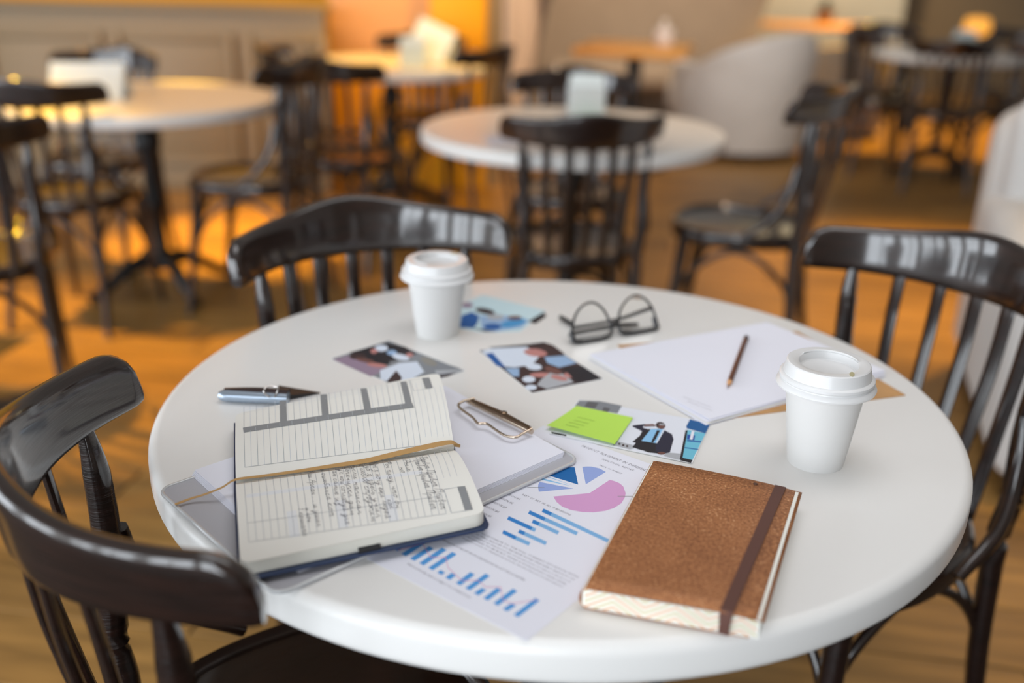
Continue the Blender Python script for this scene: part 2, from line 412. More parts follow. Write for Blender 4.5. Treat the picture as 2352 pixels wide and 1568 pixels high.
CHAIRS = [
    # x, y of the rear of the crest, direction the sitter would face (deg from +y, counter-clockwise), label
    (-.422, .737, -59, 'dark bentwood chair at the near left, its curved rail overlapping the clipboard corner'),
    (-.277, 1.640, 207, 'dark bentwood chair behind the nearest cup, its rail shining white at one end'),
    (.719, 1.468, 121, 'dark bentwood chair at the right of the nearest table, beside the grey sofa'),
    (.203, 2.645, 8, 'dark slatted chair in the middle, seen from behind against the empty white table'),
    (.965, 2.96, 70, 'dark bentwood chair in side view between the empty table and the grey sofa'),
    (.215, 3.84, 178, 'dark bentwood chair on the far side of the empty table, window light on its rail'),
    (-.69, 3.56, 84, 'dark bentwood chair in side view at the right of the left table'),
    (-1.56, 3.15, -8, 'dark bentwood chair with its back to us, in front of the left table'),
    (-1.38, 2.40, 22, 'blurred dark chair nearest the left border, in front of another chair'),
    (-1.65, 4.26, 172, 'dark bentwood chair behind the left table, against the panelled wall'),
    (-.78, 3.95, -25, 'dark bentwood chair with its back to us before the orange lit table'),
    (-1.11, 4.47, -75, 'dark bentwood chair facing right between the panelled wall and the orange lit table'),
    (-.50, 5.50, 178, 'dark bentwood chair tucked against the orange column behind the menu holder'),
    (-.06, 4.72, 62, 'dark bentwood chair at the right of the table before the orange column'),
    (2.40, 5.62, -8, 'dark chair in front of the farthest white table, on its near side'),
    (2.98, 5.68, 14, 'dark chair in front of the farthest white table, next to the grey sofa'),
    (2.50, 7.15, 165, 'dark chair behind the farthest white table, left of its holder'),
    (3.15, 6.95, 205, 'dark chair behind the farthest white table, right of its holder'),
    (2.00, 6.30, -85, 'dark chair on the outer side of the farthest white table, beside the pale armchairs'),
]
for i, (x, y, a, lab) in enumerate(CHAIRS):
    c = chair0 if i == 0 else copy_tree(chair0)
    fx, fy = -math.sin(R(a)), math.cos(R(a))
    c.location = (x - CY * fx, y - CY * fy, 0); c.rotation_euler = (0, 0, R(a))
    k = {3: 1.0, 4: 1.06, 6: 1.06}.get(i, 1.0); c.scale = (k, k, k); c.location = (x - CY * k * fx, y - CY * k * fy, 0)
    c['label'] = lab; c['group'] = 'dark bentwood chairs'

# ------------------------------------------------------------------ upholstered furniture behind
GREYF = mat('light_grey_upholstery', (0.62, 0.61, 0.60), .9, noise=(4, .06, (1, 1, 1)), bump=(9, .5, (1, 1, 1)))
TAUPEF = mat('taupe_upholstery', (0.30, 0.245, 0.19), .9, noise=(5, .06, (1, 1, 1)))
def soft_box(name, lo, hi, m, parent, bev=.06, bulge=.0):
    bm = bmesh.new(); bmesh.ops.create_cube(bm, size=1)
    lo, hi = np.array(lo, float), np.array(hi, float)
    for v in bm.verts: v.co = Vector(lo + (np.array(v.co) + .5) * (hi - lo))
    bmesh.ops.bevel(bm, geom=bm.edges[:], offset=bev, segments=5, profile=.5, affect='EDGES')
    return bm_obj(name, bm, m, parent, auto=80)
# grey sofa at the right edge
sf = thing('sofa', 'light grey upholstered sofa cut off by the right border, behind the right-hand chair', 'sofa', (1.18, 2.16, 0), R(-17))
soft_box('base', (0, 0, .07), (1.5, 1.0, .40), GREYF, sf, .05)
soft_box('seat_cushion', (.2, .03, .38), (1.4, .80, .50), GREYF, sf, .05)
soft_box('armrest', (-.015, .02, .08), (.20, .98, .62), GREYF, sf, .07)
soft_box('backrest', (-.01, .78, .30), (1.5, 1.04, .86), GREYF, sf, .10)
soft_box('back_cushion', (.02, .70, .48), (.78, .90, .91), GREYF, sf, .09)
for x, y in ((.06, .06), (1.44, .06), (.06, .96), (1.44, .96)): lathe('foot', [(.001, 0), (.02, 0), (.026, .08), (.001, .08)], DARKWOOD, sf, n=12, loc=(x, y, 0))
# tub armchairs
def tub(loc, rz, label, m, s=1.0, h=.88):
    t = thing('armchair', label, 'armchair', loc, rz, 'upholstered tub armchairs')
    v, f = [], []; N = 40
    for i in range(N + 1):
        a = R(-58 + (296) * i / N)                      # open to -y (front)
        back = .5 + .5 * math.sin(a); zt = .60 + (h - .60) * max(0, math.sin(a)) ** .8 if math.sin(a) > 0 else .60
        for (rr_, z) in ((.44, .06), (.465, .3), (.48, zt - .05), (.465, zt), (.42, zt + .012), (.385, zt - .02), (.37, .42), (.37, .06)):
            v.append((rr_ * s * math.cos(a), rr_ * s * math.sin(a), z))
    K = 8
    for i in range(N):
        for k in range(K): k2 = (k + 1) % K; f.append((i * K + k, i * K + k2, (i + 1) * K + k2, (i + 1) * K + k))
    f.append(tuple(range(K))); f.append(tuple(N * K + k for k in range(K)))
    mesh_obj('back_shell', v, f, m, t, auto=50)
    soft_box('seat_cushion', (-.33 * s, -.42 * s, .26), (.33 * s, .32 * s, .47), m, t, .05)
    for x, y in ((-.28, -.3), (.28, -.3), (-.25, .28), (.25, .28)): lathe('foot', [(.001, 0), (.018, 0), (.024, .27), (.001, .27)], DARKWOOD, t, n=10, loc=(x * s, y * s, 0))
    return t
tub((1.52, 6.92, 0), R(217), 'pale grey tub armchair with a sloping side, beside the orange-topped table', GREYF, .98, .80)
tub((2.38, 7.80, 0), R(205), 'darker taupe armchair standing behind the pale grey armchair', TAUPEF, .95, .69)
# tall taupe banquette with curved side
bq = thing('banquette', 'tall taupe banquette with a curved end behind the empty table', 'sofa', (0, 0, 0))
pts = []
for zz, xl in ((0, .10), (.2, .12), (.45, .15), (.7, .19), (.9, .24), (1.1, .27), (1.3, .28), (1.6, .26), (1.8, .3)): pts.append((xl, zz))
pts += [(2.12, 1.8), (2.02, 1.2), (1.93, .8), (1.9, 0)]
v = [(x, 8.3, z) for x, z in pts] + [(x, 8.75, z) for x, z in pts]; n = len(pts)
f = [tuple(range(n)), tuple(range(n, 2 * n))] + [(i, (i + 1) % n, n + (i + 1) % n, n + i) for i in range(n)]
mesh_obj('backrest', v, f, TAUPEF, bq, smooth=False)
soft_box('seat_cushion', (.25, 7.75, .30), (1.85, 8.32, .46), TAUPEF, bq, .05)
# pale curtain beside it
cv, cf = [], []; n = 60
for i in range(n + 1):
    t_ = i / n; x = -.12 + .62 * t_; y = 8.95 + .03 * math.sin(t_ * 38)
    cv += [(x, y, 0.01), (x, y, 2.9), (x, y + .01, .01), (x, y + .01, 2.9)]
for i in range(n): b = 4 * i; cf += [(b, b + 4, b + 5, b + 1), (b + 2, b + 3, b + 7, b + 6), (b + 1, b + 5, b + 7, b + 3), (b, b + 2, b + 6, b + 4)]
tag(mesh_obj('curtain', cv, cf, mat('pale_pink_curtain', (.90, .76, .64), .9), auto=80), 'pale pinkish curtain hanging between the orange column and the banquette', 'curtain')
# cream partition behind the armchairs
structure(box('wall_partition', (2.2, 9.6, 0), (3.52, 9.7, 2.9), mat('cream_wall', (.52, .55, .47), .7)))
# orange-topped table
LW = mat('orange_oak_top', (.80, .38, .09), .45, noise=(6, .2, (1, 8, 1)))
wt = thing('wooden_table', 'square table with an orange oak top and black pedestal beside the pale armchair', 'table', (.72, 6.35, 0), R(-14))
box('tabletop', (-.33, -.33, TOP - .045), (.33, .33, TOP), LW, wt, bevel=.005)
lathe('column', [(.001, .03), (.05, .03), (.045, .06), (.045, TOP - .045), (.001, TOP - .045)], IRON, wt, n=20)
lathe('base', [(.001, 0), (.24, 0), (.24, .015), (.06, .035), (.001, .035)], IRON, wt, n=32)
wt2 = thing('wooden_table', 'oak table with a small dark pot on it, behind the armchairs', 'table', (2.72, 9.05, 0), R(-4))
box('tabletop', (-1.25, -.25, TOP - .04), (.35, .25, TOP), LW, wt2, bevel=.005)
for x, y in ((-1.2, -.2), (.3, -.2), (-1.2, .2), (.3, .2)): box('leg', (x - .025, y - .025, 0), (x + .025, y + .025, TOP - .04), IRON, wt2)
pp = thing('potted_plant', 'small dark potted plant on the oak table before the cream wall', 'plant', (2.62, 8.98, TOP))
lathe('pot', [(.001, 0), (.06, 0), (.08, .10), (.07, .10), (.001, .09)], mat('terracotta', (.25, .13, .06), .7), pp, n=20)
bm = bmesh.new(); rnd = random.Random(2)
for k in range(46):
    a, e, L = rnd.uniform(0, 6.28), rnd.uniform(.2, 1.5), rnd.uniform(.07, .13)
    d = Vector((math.cos(a) * math.cos(e), math.sin(a) * math.cos(e), math.sin(e))); s = d.cross(Vector((0, 0, 1))).normalized() * .018
    p0 = Vector((0, 0, .09)); vs = [bm.verts.new(q) for q in (p0, p0 + d * L * .5 + s, p0 + d * L, p0 + d * L * .5 - s)]; bm.faces.new(vs)
o = bm_obj('foliage', bm, mat('dark_leaf', (.03, .05, .025), .6), pp)
# small things on the far tables
GLASS = mat('clear_glass', (1, 1, 1), .05, trans=1, ior=1.45)
ch = thing('candle_glass', 'small round pale candle glass on the orange oak tabletop', 'candle', (.90, 6.42, TOP))
lathe('glass', [(.001, 0), (.05, 0), (.062, .05), (.055, .10), (.001, .10)], mat('frosted_glass', (.85, .75, .68), .4), ch, n=24)
lathe('wick_cap', [(.001, .10), (.018, .10), (.018, .15), (.001, .15)], mat('pale_wax', (.9, .8, .7), .6), ch, n=12)
CARD = mat('white_card', (.76, .84, .86), .6)
def folded_card(loc, rz, w, h, label, name='folded_card', m=CARD, spread=.07):
    t = .003; v, f = [], []
    for sg in (-1, 1):
        b = len(v)
        for x in (-w / 2, w / 2):
            v += [(x, sg * spread, 0), (x, sg * (spread + t), 0), (x, 0, h), (x, sg * t, h)]
        f += [(b, b + 4, b + 6, b + 2), (b + 1, b + 3, b + 7, b + 5), (b, b + 2, b + 3, b + 1), (b + 4, b + 5, b + 7, b + 6), (b, b + 1, b + 5, b + 4), (b + 2, b + 6, b + 7, b + 3)]
    o = mesh_obj(name, v, f, m, smooth=False); o.location = loc; o.rotation_euler = (0, 0, rz); return tag(o, label, 'card')
folded_card((-1.52, 3.62, TOP), R(6), .25, .125, 'white folded menu card standing on the left white table')
def holder(x, y, rz, label, m):
    t = thing('napkin_holder', label, 'holder', (x, y, TOP), rz, 'napkin holders on the far tables')
    box('frame_side', (-.06, -.035, 0), (.06, -.031, .10), m, t); box('frame_side', (-.06, .031, 0), (.06, .035, .10), m, t)
    box('frame_base', (-.06, -.035, 0), (.06, .035, .004), m, t)
    for k in range(5): box('napkin', (-.055, -.027 + k * .011, .004), (.055, -.02 + k * .011, .125 + .006 * (k % 3)), CARD, t)
    return t
PG = mat('pale_green_plastic', (.66, .74, .68), .4)
holder(-.50, 4.88, R(8), 'pale napkin holder with cards on the table before the orange column', PG)
o = folded_card((-.43, 5.00, TOP + .035), R(-24), .20, .16, 'white leaflet leaning beside the pale napkin holder', 'leaflet'); o.rotation_euler = (0, .35, R(-24))
holder(2.66, 6.2, R(-5), 'pale napkin holder on the farthest white table', PG)
CLR = mat('pale_clear_glass', (.72, .76, .78), .15, alpha=.75)
holder(.235, 3.46, R(5), 'greyish glass napkin holder on the empty table behind the slatted chair', CLR)
gn = plate('green_napkin', [(.19, 3.36), (.29, 3.37), (.285, 3.42), (.19, 3.41)], TOP, TOP + .004, mat('green_paper', (.25, .6, .25), .7))
tag(gn, 'small green paper lying by the glass holder on the empty table', 'napkin')
ws = plate('paper_sheet', [at(x, y, TOP)[:2] for x, y in ((1112, 316), (1185, 306), (1215, 330), (1125, 336))], TOP, TOP + .002, PAPER)
tag(ws, 'small white paper on the near edge of the empty table', 'paper')
lm = thing('table_lamp', 'small glowing orange lamp behind the farthest white table', 'lamp', (2.98, 6.62, TOP - .0))
lm.location = (2.86, 6.52, TOP)
lathe('lamp_base', [(.001, 0), (.045, 0), (.04, .02), (.012, .03), (.012, .09), (.001, .09)], IRON, lm, n=16)
lathe('lamp_shade', [(.001, .085), (.05, .085), (.085, .12), (.07, .19), (.001, .20)], mat('glowing_amber_shade', (.9, .4, .05), .5, emis=((1, .42, .06, 1), .9)), lm, n=20)

# ------------------------------------------------------------------ things on the nearest table
Z = TOP
def pt2(poly, z): return [at(x, y, z)[:2] for x, y in poly]
def decal(name, polys, z, parent, th=.00006):
    """flat print: list of (px polygon, material) laid on the plane z of a sheet, one joined mesh"""
    v, f, mi, ms = [], [], [], []
    for poly, m in polys:
        if m not in ms: ms.append(m)
        zz = z + .00004 + .000025 * len(f) / 4; b = len(v)
        for p in poly:
            q = at(p[0], p[1], z); v.append((q[0], q[1], zz))
        f.append(tuple(range(b, b + len(poly)))); mi.append(ms.index(m))
    me = bpy.data.meshes.new(name); me.from_pydata([tuple(map(float, a)) for a in v], [], f)
    for m in ms: me.materials.append(m)
    me.polygons.foreach_set('material_index', mi); me.update()
    bm = bmesh.new(); bm.from_mesh(me)
    for fc in bm.faces:
        fc.normal_update()
        if fc.normal.z < 0: fc.normal_flip()
    bm.to_mesh(me); bm.free()
    o = bpy.data.objects.new(name, me); return link(o, parent)
def bar(a, b, w):
    """px quad along a-b with pixel width w"""
    a, b = np.array(a, float), np.array(b, float); t = (b - a) / np.linalg.norm(b - a); n = np.array([-t[1], t[0]]) * w / 2
    return [a + n, b + n, b - n, a - n]
def skew_bar(a, b, d, w):
    """px parallelogram a-b, its ends cut along direction d"""
    a, b, d = np.array(a, float), np.array(b, float), np.array(d, float); d = d / np.linalg.norm(d) * w / 2
    return [a + d, b + d, b - d, a - d]
def flat(name, c): return mat(name, srgb(*c), .6)

# --- printed report
def r2(x, y): return (840 + x / 3.016, 960 + y / 3.016)
RZ = Z + .0004
rp = thing('printed_report', 'printed analytical report with blue and pink charts, lying under the clipboard', 'document', (0, 0, 0))
rep = [at(852, 1287, RZ), at(1210, 1472, RZ), at(1552, 1082, RZ), at(1240, 985, RZ)]
a_, b_, c_ = rep[0][:2], rep[1][:2], rep[2][:2]
ex = (b_ - a_) / np.linalg.norm(b_ - a_); L_ = .222; b0 = b_; a0 = b_ - ex * L_; ey = c_ - b_; ey -= ex * (ey @ ex); ey /= np.linalg.norm(ey)
rpoly = [a0, b0, b0 + ey * .322, a0 + ey * .322]
plate('sheet', rpoly, Z + .0001, RZ, PAPER, rp)
DB, MB_, LB, LAV, CY_, PK, PKL = flat('print_dark_blue', (0, 100, 170)), flat('print_blue', (40, 130, 205)), flat('print_light_blue', (125, 180, 228)), flat('print_lavender', (150, 170, 225)), flat('print_cyan', (140, 195, 235)), flat('print_pink', (215, 160, 208)), flat('print_pink_line', (220, 150, 190))
polys = [([r2(*p) for p in q], m) for q, m in (
    ([(1270, 398), (1375, 345), (1410, 340), (1447, 340), (1472, 460)], DB),
    ([(1500, 338), (1530, 335), (1560, 335), (1620, 348), (1663, 372), (1525, 458)], LAV),
    ([(1250, 405), (1285, 412), (1440, 468)], CY_), ([(1225, 416), (1218, 428), (1420, 470)], CY_),
    ([(1205, 442), (1196, 460), (1194, 480), (1200, 510), (1440, 487)], LAV),
    ([(1300, 543), (1322, 580), (1360, 612), (1420, 636), (1500, 650), (1580, 652), (1660, 642), (1720, 622), (1770, 590), (1795, 550), (1800, 520), (1785, 475), (1760, 452), (1725, 437), (1690, 428), (1550, 520)], PK))]
dd = (-.55, 1)
for a, b, c in (((1225, 638), (1285, 665), (1680, 850)), ((1130, 650), (1240, 700), (1465, 800)), ((1155, 713), (1200, 733), (1335, 795)), ((985, 690), (1150, 765), (1175, 777)), ((1060, 782), (1100, 800), (1250, 868)), ((950, 787), (1040, 830), (1135, 872))):
    polys.append(([r2(*p) for p in skew_bar(a, b, dd, 26)], MB_)); polys.append(([r2(*p) for p in skew_bar(b, c, dd, 26)], LB))
BL = flat('print_chart_blue', (80, 155, 220))
for a, b in (((205, 912), (330, 822)), ((262, 948), (440, 830)), ((322, 980), (455, 895)), ((385, 1012), (545, 905)), ((448, 1045), (615, 935)), ((510, 1078), (535, 1060)), ((567, 1112), (610, 1080)), ((640, 1150), (740, 1075)), ((705, 1185), (845, 1085)), ((765, 1220), (820, 1183)), ((830, 1255), (925, 1183)), ((900, 1290), (1035, 1190)), ((965, 1330), (1025, 1290)), ((1040, 1370), (1190, 1255))):
    polys.append(([r2(*p) for p in skew_bar(a, b, (1, .55), 36)], BL))
pl = [(185, 880), (230, 915), (395, 870), (450, 965), (555, 965), (570, 1035), (665, 1125), (780, 1125), (830, 1170), (935, 1170), (950, 1260), (1010, 1285), (1190, 1260)]
for a, b in zip(pl, pl[1:]): polys.append(([r2(*p) for p in bar(a, b, 4)], PKL))
for a, b in (((1120, 478), (1238, 481)), ((1745, 541), (1850, 541))): polys.append(([r2(*p) for p in bar(a, b, 3)], GREY_INK))
decal('pie_chart', polys[:6] + polys[-2:], RZ, rp); decal('bar_chart', polys[6:18], RZ, rp); decal('column_chart', polys[18:-2], RZ, rp)
TXT = mat('printed_text_grey', (0.16, 0.15, 0.19), .7)
def text_mesh(items, name, parent, m, surf=None):
    """items: (string, px start, px end, plane z, height factor, scale up)"""
    me_all = bmesh.new()
    for s, a, b, z, hf in items:
        cu = bpy.data.curves.new('t', 'FONT'); cu.body = s; cu.size = 1; cu.resolution_u = 1
        ob = bpy.data.objects.new('t', cu); COL.objects.link(ob)
        dg = bpy.context.evaluated_depsgraph_get(); me = bpy.data.meshes.new_from_object(ob.evaluated_get(dg))
        xs = [v.co.x for v in me.vertices]; x0, x1 = min(xs), max(xs)
        A, B = at(*a, z), at(*b, z); d = (B - A)[:2]; L = np.linalg.norm(d); d /= L; n = np.array([-d[1], d[0]]); k = L / (x1 - x0)
        for v in me.vertices:
            q = A[:2] + d * (v.co.x - x0) * k + n * v.co.y * k * hf
            v.co = (q[0], q[1], z + .00006)
        me_all.from_mesh(me); bpy.data.objects.remove(ob); bpy.data.meshes.remove(me); bpy.data.curves.remove(cu)
    for fc in me_all.faces:
        fc.normal_update()
        if fc.normal.z < 0: fc.normal_flip()
    me = bpy.data.meshes.new(name); me_all.to_mesh(me); me_all.free(); me.materials.append(m)
    o = bpy.data.objects.new(name, me); return link(o, parent)
items = [('PRODUCT  PLACEMENT  IN  DIFFERENT', r2(1492, 196), r2(1945, 372), RZ, 1.25), ('ANALYTICAL  REPORT', r2(1632, 286), r2(1850, 366), RZ, 1.1), ('VALUE  OF  MARKET', r2(1614, 326), r2(1770, 388), RZ, 1.1),
         ('PART  OF  NET  IN  ALL  SUBDIVISIONS', r2(1080, 532), r2(1415, 676), RZ, 1.2)]
for k, (x, y) in enumerate(((1060, 567), (1015, 596), (967, 626), (915, 656), (863, 688))):
    items.append(('SUBDIVISION #%d' % (k + 1), r2(x - 155, y - 68), r2(x, y), RZ, 1.2))
body = ['TO ESTIMATE TO THE FULL CURRENT SITUATION WITH', 'IT WILL ALLOW TO RECEIVE MORE PRECISELY RESULTS OF', 'COMPANY AT THE ACCOUNT OF PROMOTION OF VARIOUS PRODUCTS', 'AS DESIRED TO BE BUILT, WHILE A MONOLITHIC SALES LEVEL,', 'MARKET COSTS TO TRANSPORTATION, PROMOTING MOST EFFICIENTLY']
for k, s in enumerate(body): items.append((s, r2(795 - 32 * k, 800 + 8 * k), r2(1468 - 26 * k, 1106 + 17 * k), RZ, .7))
items.append(('COMPARISON OF PROFIT FROM SUBDIVISIONS IN LAST FIVE QUARTERS', r2(500, 832), r2(1098, 1128), RZ, 1.2))
items.append(('THIS IS A MODEL AND IS SUBJECT TO CORRECTION', r2(280, 1010), r2(715, 1248), RZ, 1.1))
text_mesh(items[:3], 'title_lettering', rp, TXT); text_mesh(items[3:9], 'caption_lettering', rp, TXT); text_mesh(items[9:], 'body_lettering', rp, TXT)

# --- clipboard with paper and wire clip
CZ0, CZ1 = Z + .0006, Z + .0058
cb = thing('clipboard', 'translucent grey clipboard with a nickel wire clip, under the open planner', 'clipboard', (0, 0, 0))
A, B, C = at(362, 1120, CZ1)[:2], at(634, 1362, CZ1)[:2], at(1326, 1048, CZ1)[:2]
ex = (B - A) / np.linalg.norm(B - A); ey = C - B; ey -= ex * (ey @ ex) * .6; ly = np.linalg.norm(ey); ey /= ly; wx_ = np.linalg.norm(B - A)
def rect_round(o, ex, ey, w, h, rad=.0, n=5, cn=(0, 1, 2, 3)):
    cs = [o, o + ex * w, o + ex * w + ey * h, o + ey * h]; ds = [(ey, ex), (-ex, ey), (-ey, -ex), (ex, -ey)]; out = []
    for i, (c, (d1, d2)) in enumerate(zip(cs, ds)):
        if i not in cn or rad == 0: out.append(c); continue
        c0 = c + (d1 + d2) * rad
        for k in range(n + 1):
            t_ = k / n * math.pi / 2; out.append(c0 - d2 * rad * math.cos(t_) - d1 * rad * math.sin(t_))
    return out
GREYP = mat('grey_translucent_plastic', (.46, .46, .50), .25, noise=(2, .03, (1, 1, 1)))
CLEARP = mat('clear_plastic_edge', (.55, .56, .57), .12, coat=.5)
plate('board', rect_round(A, ex, ey, wx_, ly, .014), CZ0, CZ1 - .0022, GREYP, cb)
bo = rect_round(A, ex, ey, wx_, ly, .014)
tube('board_rim', [(p[0], p[1], CZ1 - .0024) for p in bo], .0019, CLEARP, cb, ns=8, closed=True)
p0, p1 = at(444, 1084, CZ1)[:2], at(693, 1308, CZ1)[:2]
e1 = (p1 - p0) / np.linalg.norm(p1 - p0); e2 = at(1302, 1042, CZ1)[:2] - p1; l2 = np.linalg.norm(e2); e2 /= l2
for k in range(5):
    da = .004 * k; o_ = p1 + e2 * (.0012 * k - .003) + e1 * (-.0006 * k)
    q = [o_ - e1 * .222, o_, o_ + e2 * (l2 - .003), o_ - e1 * .222 + e2 * (l2 + .001)]
    plate('paper_sheet', q, CZ1 - .0021 + .0009 * k, CZ1 - .0021 + .0009 * k + .0006, PAPER, cb)
CPZ = CZ1 + .0024
# clip: spring bar and wire handle
def P3(x, y, z): return at(x, y, z)
v, f = tube_data([P3(1075, 921, CPZ + .006), P3(1222, 992, CPZ + .006)], .0030, ns=10)
clip = mesh_obj('clip', v, f, METAL, cb, auto=50)
wire = smooth_pts([P3(1090, 915, CPZ + .010), P3(1062, 922, CPZ + .010), P3(1054, 934, CPZ + .008), P3(1085, 958, CPZ + .007), P3(1098, 972, CPZ + .007), P3(1118, 973, CPZ + .007), P3(1140, 988, CPZ + .006), P3(1160, 1000, CPZ + .006), P3(1184, 1004, CPZ + .006), P3(1200, 996, CPZ + .007), P3(1222, 984, CPZ + .009)], 5)
tube('wire_handle', wire, .0016, METAL, clip, ns=8)
tube('clip_plate', [P3(1080, 917, CPZ + .009), P3(1150, 948, CPZ + .011), P3(1216, 982, CPZ + .009)], [.003, .0045, .003], mat('dark_brass', (.22, .15, .10), .25, metal=1), clip, ns=8, flat=.5)
c_ = P3(1157, 948, CPZ + .012); o = lathe('rivet', [(.0001, -.004), (.0048, -.004), (.004, .001), (.0001, .003)], MATS['dark_brass'], clip, n=14, loc=tuple(c_))

# --- open planner
PZ = CPZ + .0004
def page_fn(c00, c10, c01, c11, bump, gut, z0=0):
    c00, c10, c01, c11 = map(np.array, (c00, c10, c01, c11))
    def S(u, v):
        p = c00 * (1 - u) * (1 - v) + c10 * u * (1 - v) + c01 * (1 - u) * v + c11 * u * v
        p = p.copy(); p[2] += bump * math.sin(math.pi * min(1, max(0, v))) * (.6 + .8 * u) - gut * math.exp(-abs(v) * 9)
        return p
    return S
zt = PZ + .0150
UP = page_fn(at(541, 1092, zt), at(1043, 1018, zt + .001), at(541, 950, zt), at(1008, 856, zt + .010), .006, .004)
LO = page_fn(at(541, 1102, zt), at(1045, 1027, zt + .001), at(552, 1296, zt - .001), at(1116, 1178, zt), .004, .004)
def solve_uv(S, p):
    u, v = .5, .5; p = np.array(p, float)
    for _ in range(12):
        q = proj(S(u, v)); e = p - q
        J = np.array([(proj(S(u + 1e-4, v)) - q) / 1e-4, (proj(S(u, v + 1e-4)) - q) / 1e-4]).T
        d = np.linalg.solve(J, e); u += d[0]; v += d[1]
    return np.array([u, v])
plan = thing('open_planner', 'open navy planner with a ruled page and a handwritten page, on the clipboard', 'notebook', (0, 0, 0))
def page_block(name, S, m, parent, thick, rc=.05, NU=36, NV=22, flare=.0):
    """page block: curved top from S, vertical sides, rounded outer corners"""
    v, f = [], []
    def lim(vv):      # u-limits at v, rounding the outer corners
        if vv < 1 - rc * 1.4: return 0, 1
        t_ = (vv - (1 - rc * 1.4)) / (rc * 1.4); s_ = rc * (1 - math.sqrt(max(0, 1 - t_ * t_)))
        return s_, 1 - s_
    vs = list(np.linspace(0, 1 - rc * 1.4, NV - 6)) + [1 - rc * 1.4 + rc * 1.4 * math.sin(k / 6 * math.pi / 2) for k in range(1, 7)]
    for lay in (0, 1):
        for vv in vs:
            a, b = lim(vv)
            for i in range(NU + 1):
                p = S(a + (b - a) * i / NU, vv)
                if lay: p[2] = parent_z + .0002
                v.append(p)
    n = NU + 1; m_ = len(vs); o2 = n * m_
    for j in range(m_ - 1):
        for i in range(NU):
            a = j * n + i; f.append((a, a + 1, a + n + 1, a + n)); f.append((o2 + a, o2 + a + n, o2 + a + n + 1, o2 + a + 1))
    for j in range(m_ - 1):
        for i in (0, NU): a = j * n + i; f.append((a, a + n, o2 + a + n, o2 + a))
    for j in (0, m_ - 1):
        for i in range(NU): a = j * n + i; f.append((a, a + 1, o2 + a + 1, o2 + a))
    return mesh_obj(name, v, f, m, parent, auto=40)
parent_z = PZ + .002
NAVY = mat('navy_cover', (.012, .03, .085), .5, bump=(40, .3, (1, 1, 1)))
# page edges carry fine horizontal sheets
PE = mat('page_block', (.80, .78, .70), .8, bump=(300, .5, (.05, .05, 9)))
page_block('page_block', LO, PE, plan, .012)
page_block('page_block', UP, PE, plan, .012)
# top leaves
def leaf(name, S, dz, m, parent, rc=.05, NU=36, NV=20, sc=1.0):
    v, f = [], []
    vs = list(np.linspace(0, 1 - rc * 1.4, NV - 6)) + [1 - rc * 1.4 + rc * 1.4 * math.sin(k / 6 * math.pi / 2) for k in range(1, 7)]
    for vv in vs:
        t_ = max(0, (vv - (1 - rc * 1.4)) / (rc * 1.4)); s_ = rc * (1 - math.sqrt(max(0, 1 - t_ * t_)))
        for i in range(NU + 1):
            p = S(s_ + (1 - 2 * s_) * i / NU, vv * sc); p[2] += dz; v.append(p)
    n = NU + 1
    for j in range(len(vs) - 1):
        for i in range(NU): a = j * n + i; f.append((a, a + 1, a + n + 1, a + n))
    return mesh_obj(name, v, f, m, parent, auto=60)
lp = leaf('handwritten_page', LO, .0003, PAPER_WARM, plan)
up = leaf('ruled_page', UP, .0003, PAPER_WARM, plan)
# cover under everything
cu_ = [UP(-.012, 1.03), UP(1.01, 1.02), UP(1.012, 0), LO(1.012, 0), LO(1.016, .99), LO(1.006, 1.025), LO(.985, 1.036), LO(-.012, 1.035), LO(-.012, 0), UP(-.012, 0)]
cc = [np.array([p[0], p[1]]) for p in cu_]
plate('cover', cc, PZ + .0001, PZ + .002, NAVY, plan)
cu2 = [LO(-.012, 1.035), LO(.985, 1.036)]
tube('cover_edge', [(*cu2[0][:2], PZ + .0012), (*cu2[1][:2], PZ + .0012)], .0014, NAVY, plan, ns=8)
# print on curved pages
DZ = .0006
def surf_strip(S, pts_uv, w, dz=DZ, sub=1):
    """ribbon of quads along uv polyline; w in metres"""
    P = [S(*p) for p in pts_uv]; v, f = [], []
    n = len(P)
    for i in range(n):
        t = P[min(i + 1, n - 1)] - P[max(i - 1, 0)]; t = t / (np.linalg.norm(t) + 1e-9); s = np.cross(t, (0, 0, 1)); s = s / (np.linalg.norm(s) + 1e-9) * w / 2
        v += [P[i] + s + np.array([0, 0, dz]), P[i] - s + np.array([0, 0, dz])]
    for i in range(n - 1): f.append((2 * i, 2 * i + 1, 2 * i + 3, 2 * i + 2))
    return v, f
class Join:
    def __init__(s): s.v, s.f = [], []
    def add(s, vf):
        b = len(s.v); s.v += list(vf[0]); s.f += [tuple(i + b for i in q) for q in vf[1]]
    def build(s, name, m, parent):
        me = bpy.data.meshes.new(name); me.from_pydata([tuple(map(float, a)) for a in s.v], [], s.f); me.materials.append(m)
        bm = bmesh.new(); bm.from_mesh(me)
        for fc in bm.faces:
            fc.normal_update()
            if fc.normal.z < 0: fc.normal_flip()
        bm.to_mesh(me); bm.free(); return link(bpy.data.objects.new(name, me), parent)
def c1(x, y): return (480 + x / 3.267, 840 + y / 3.267)
def uvline(a, b, n=12): return [tuple(np.array(a) * (1 - k / n) + np.array(b) * k / n) for k in range(n + 1)]
def uvseg(S, a, b, n=12): return uvline(solve_uv(S, c1(*a)), solve_uv(S, c1(*b)), n)
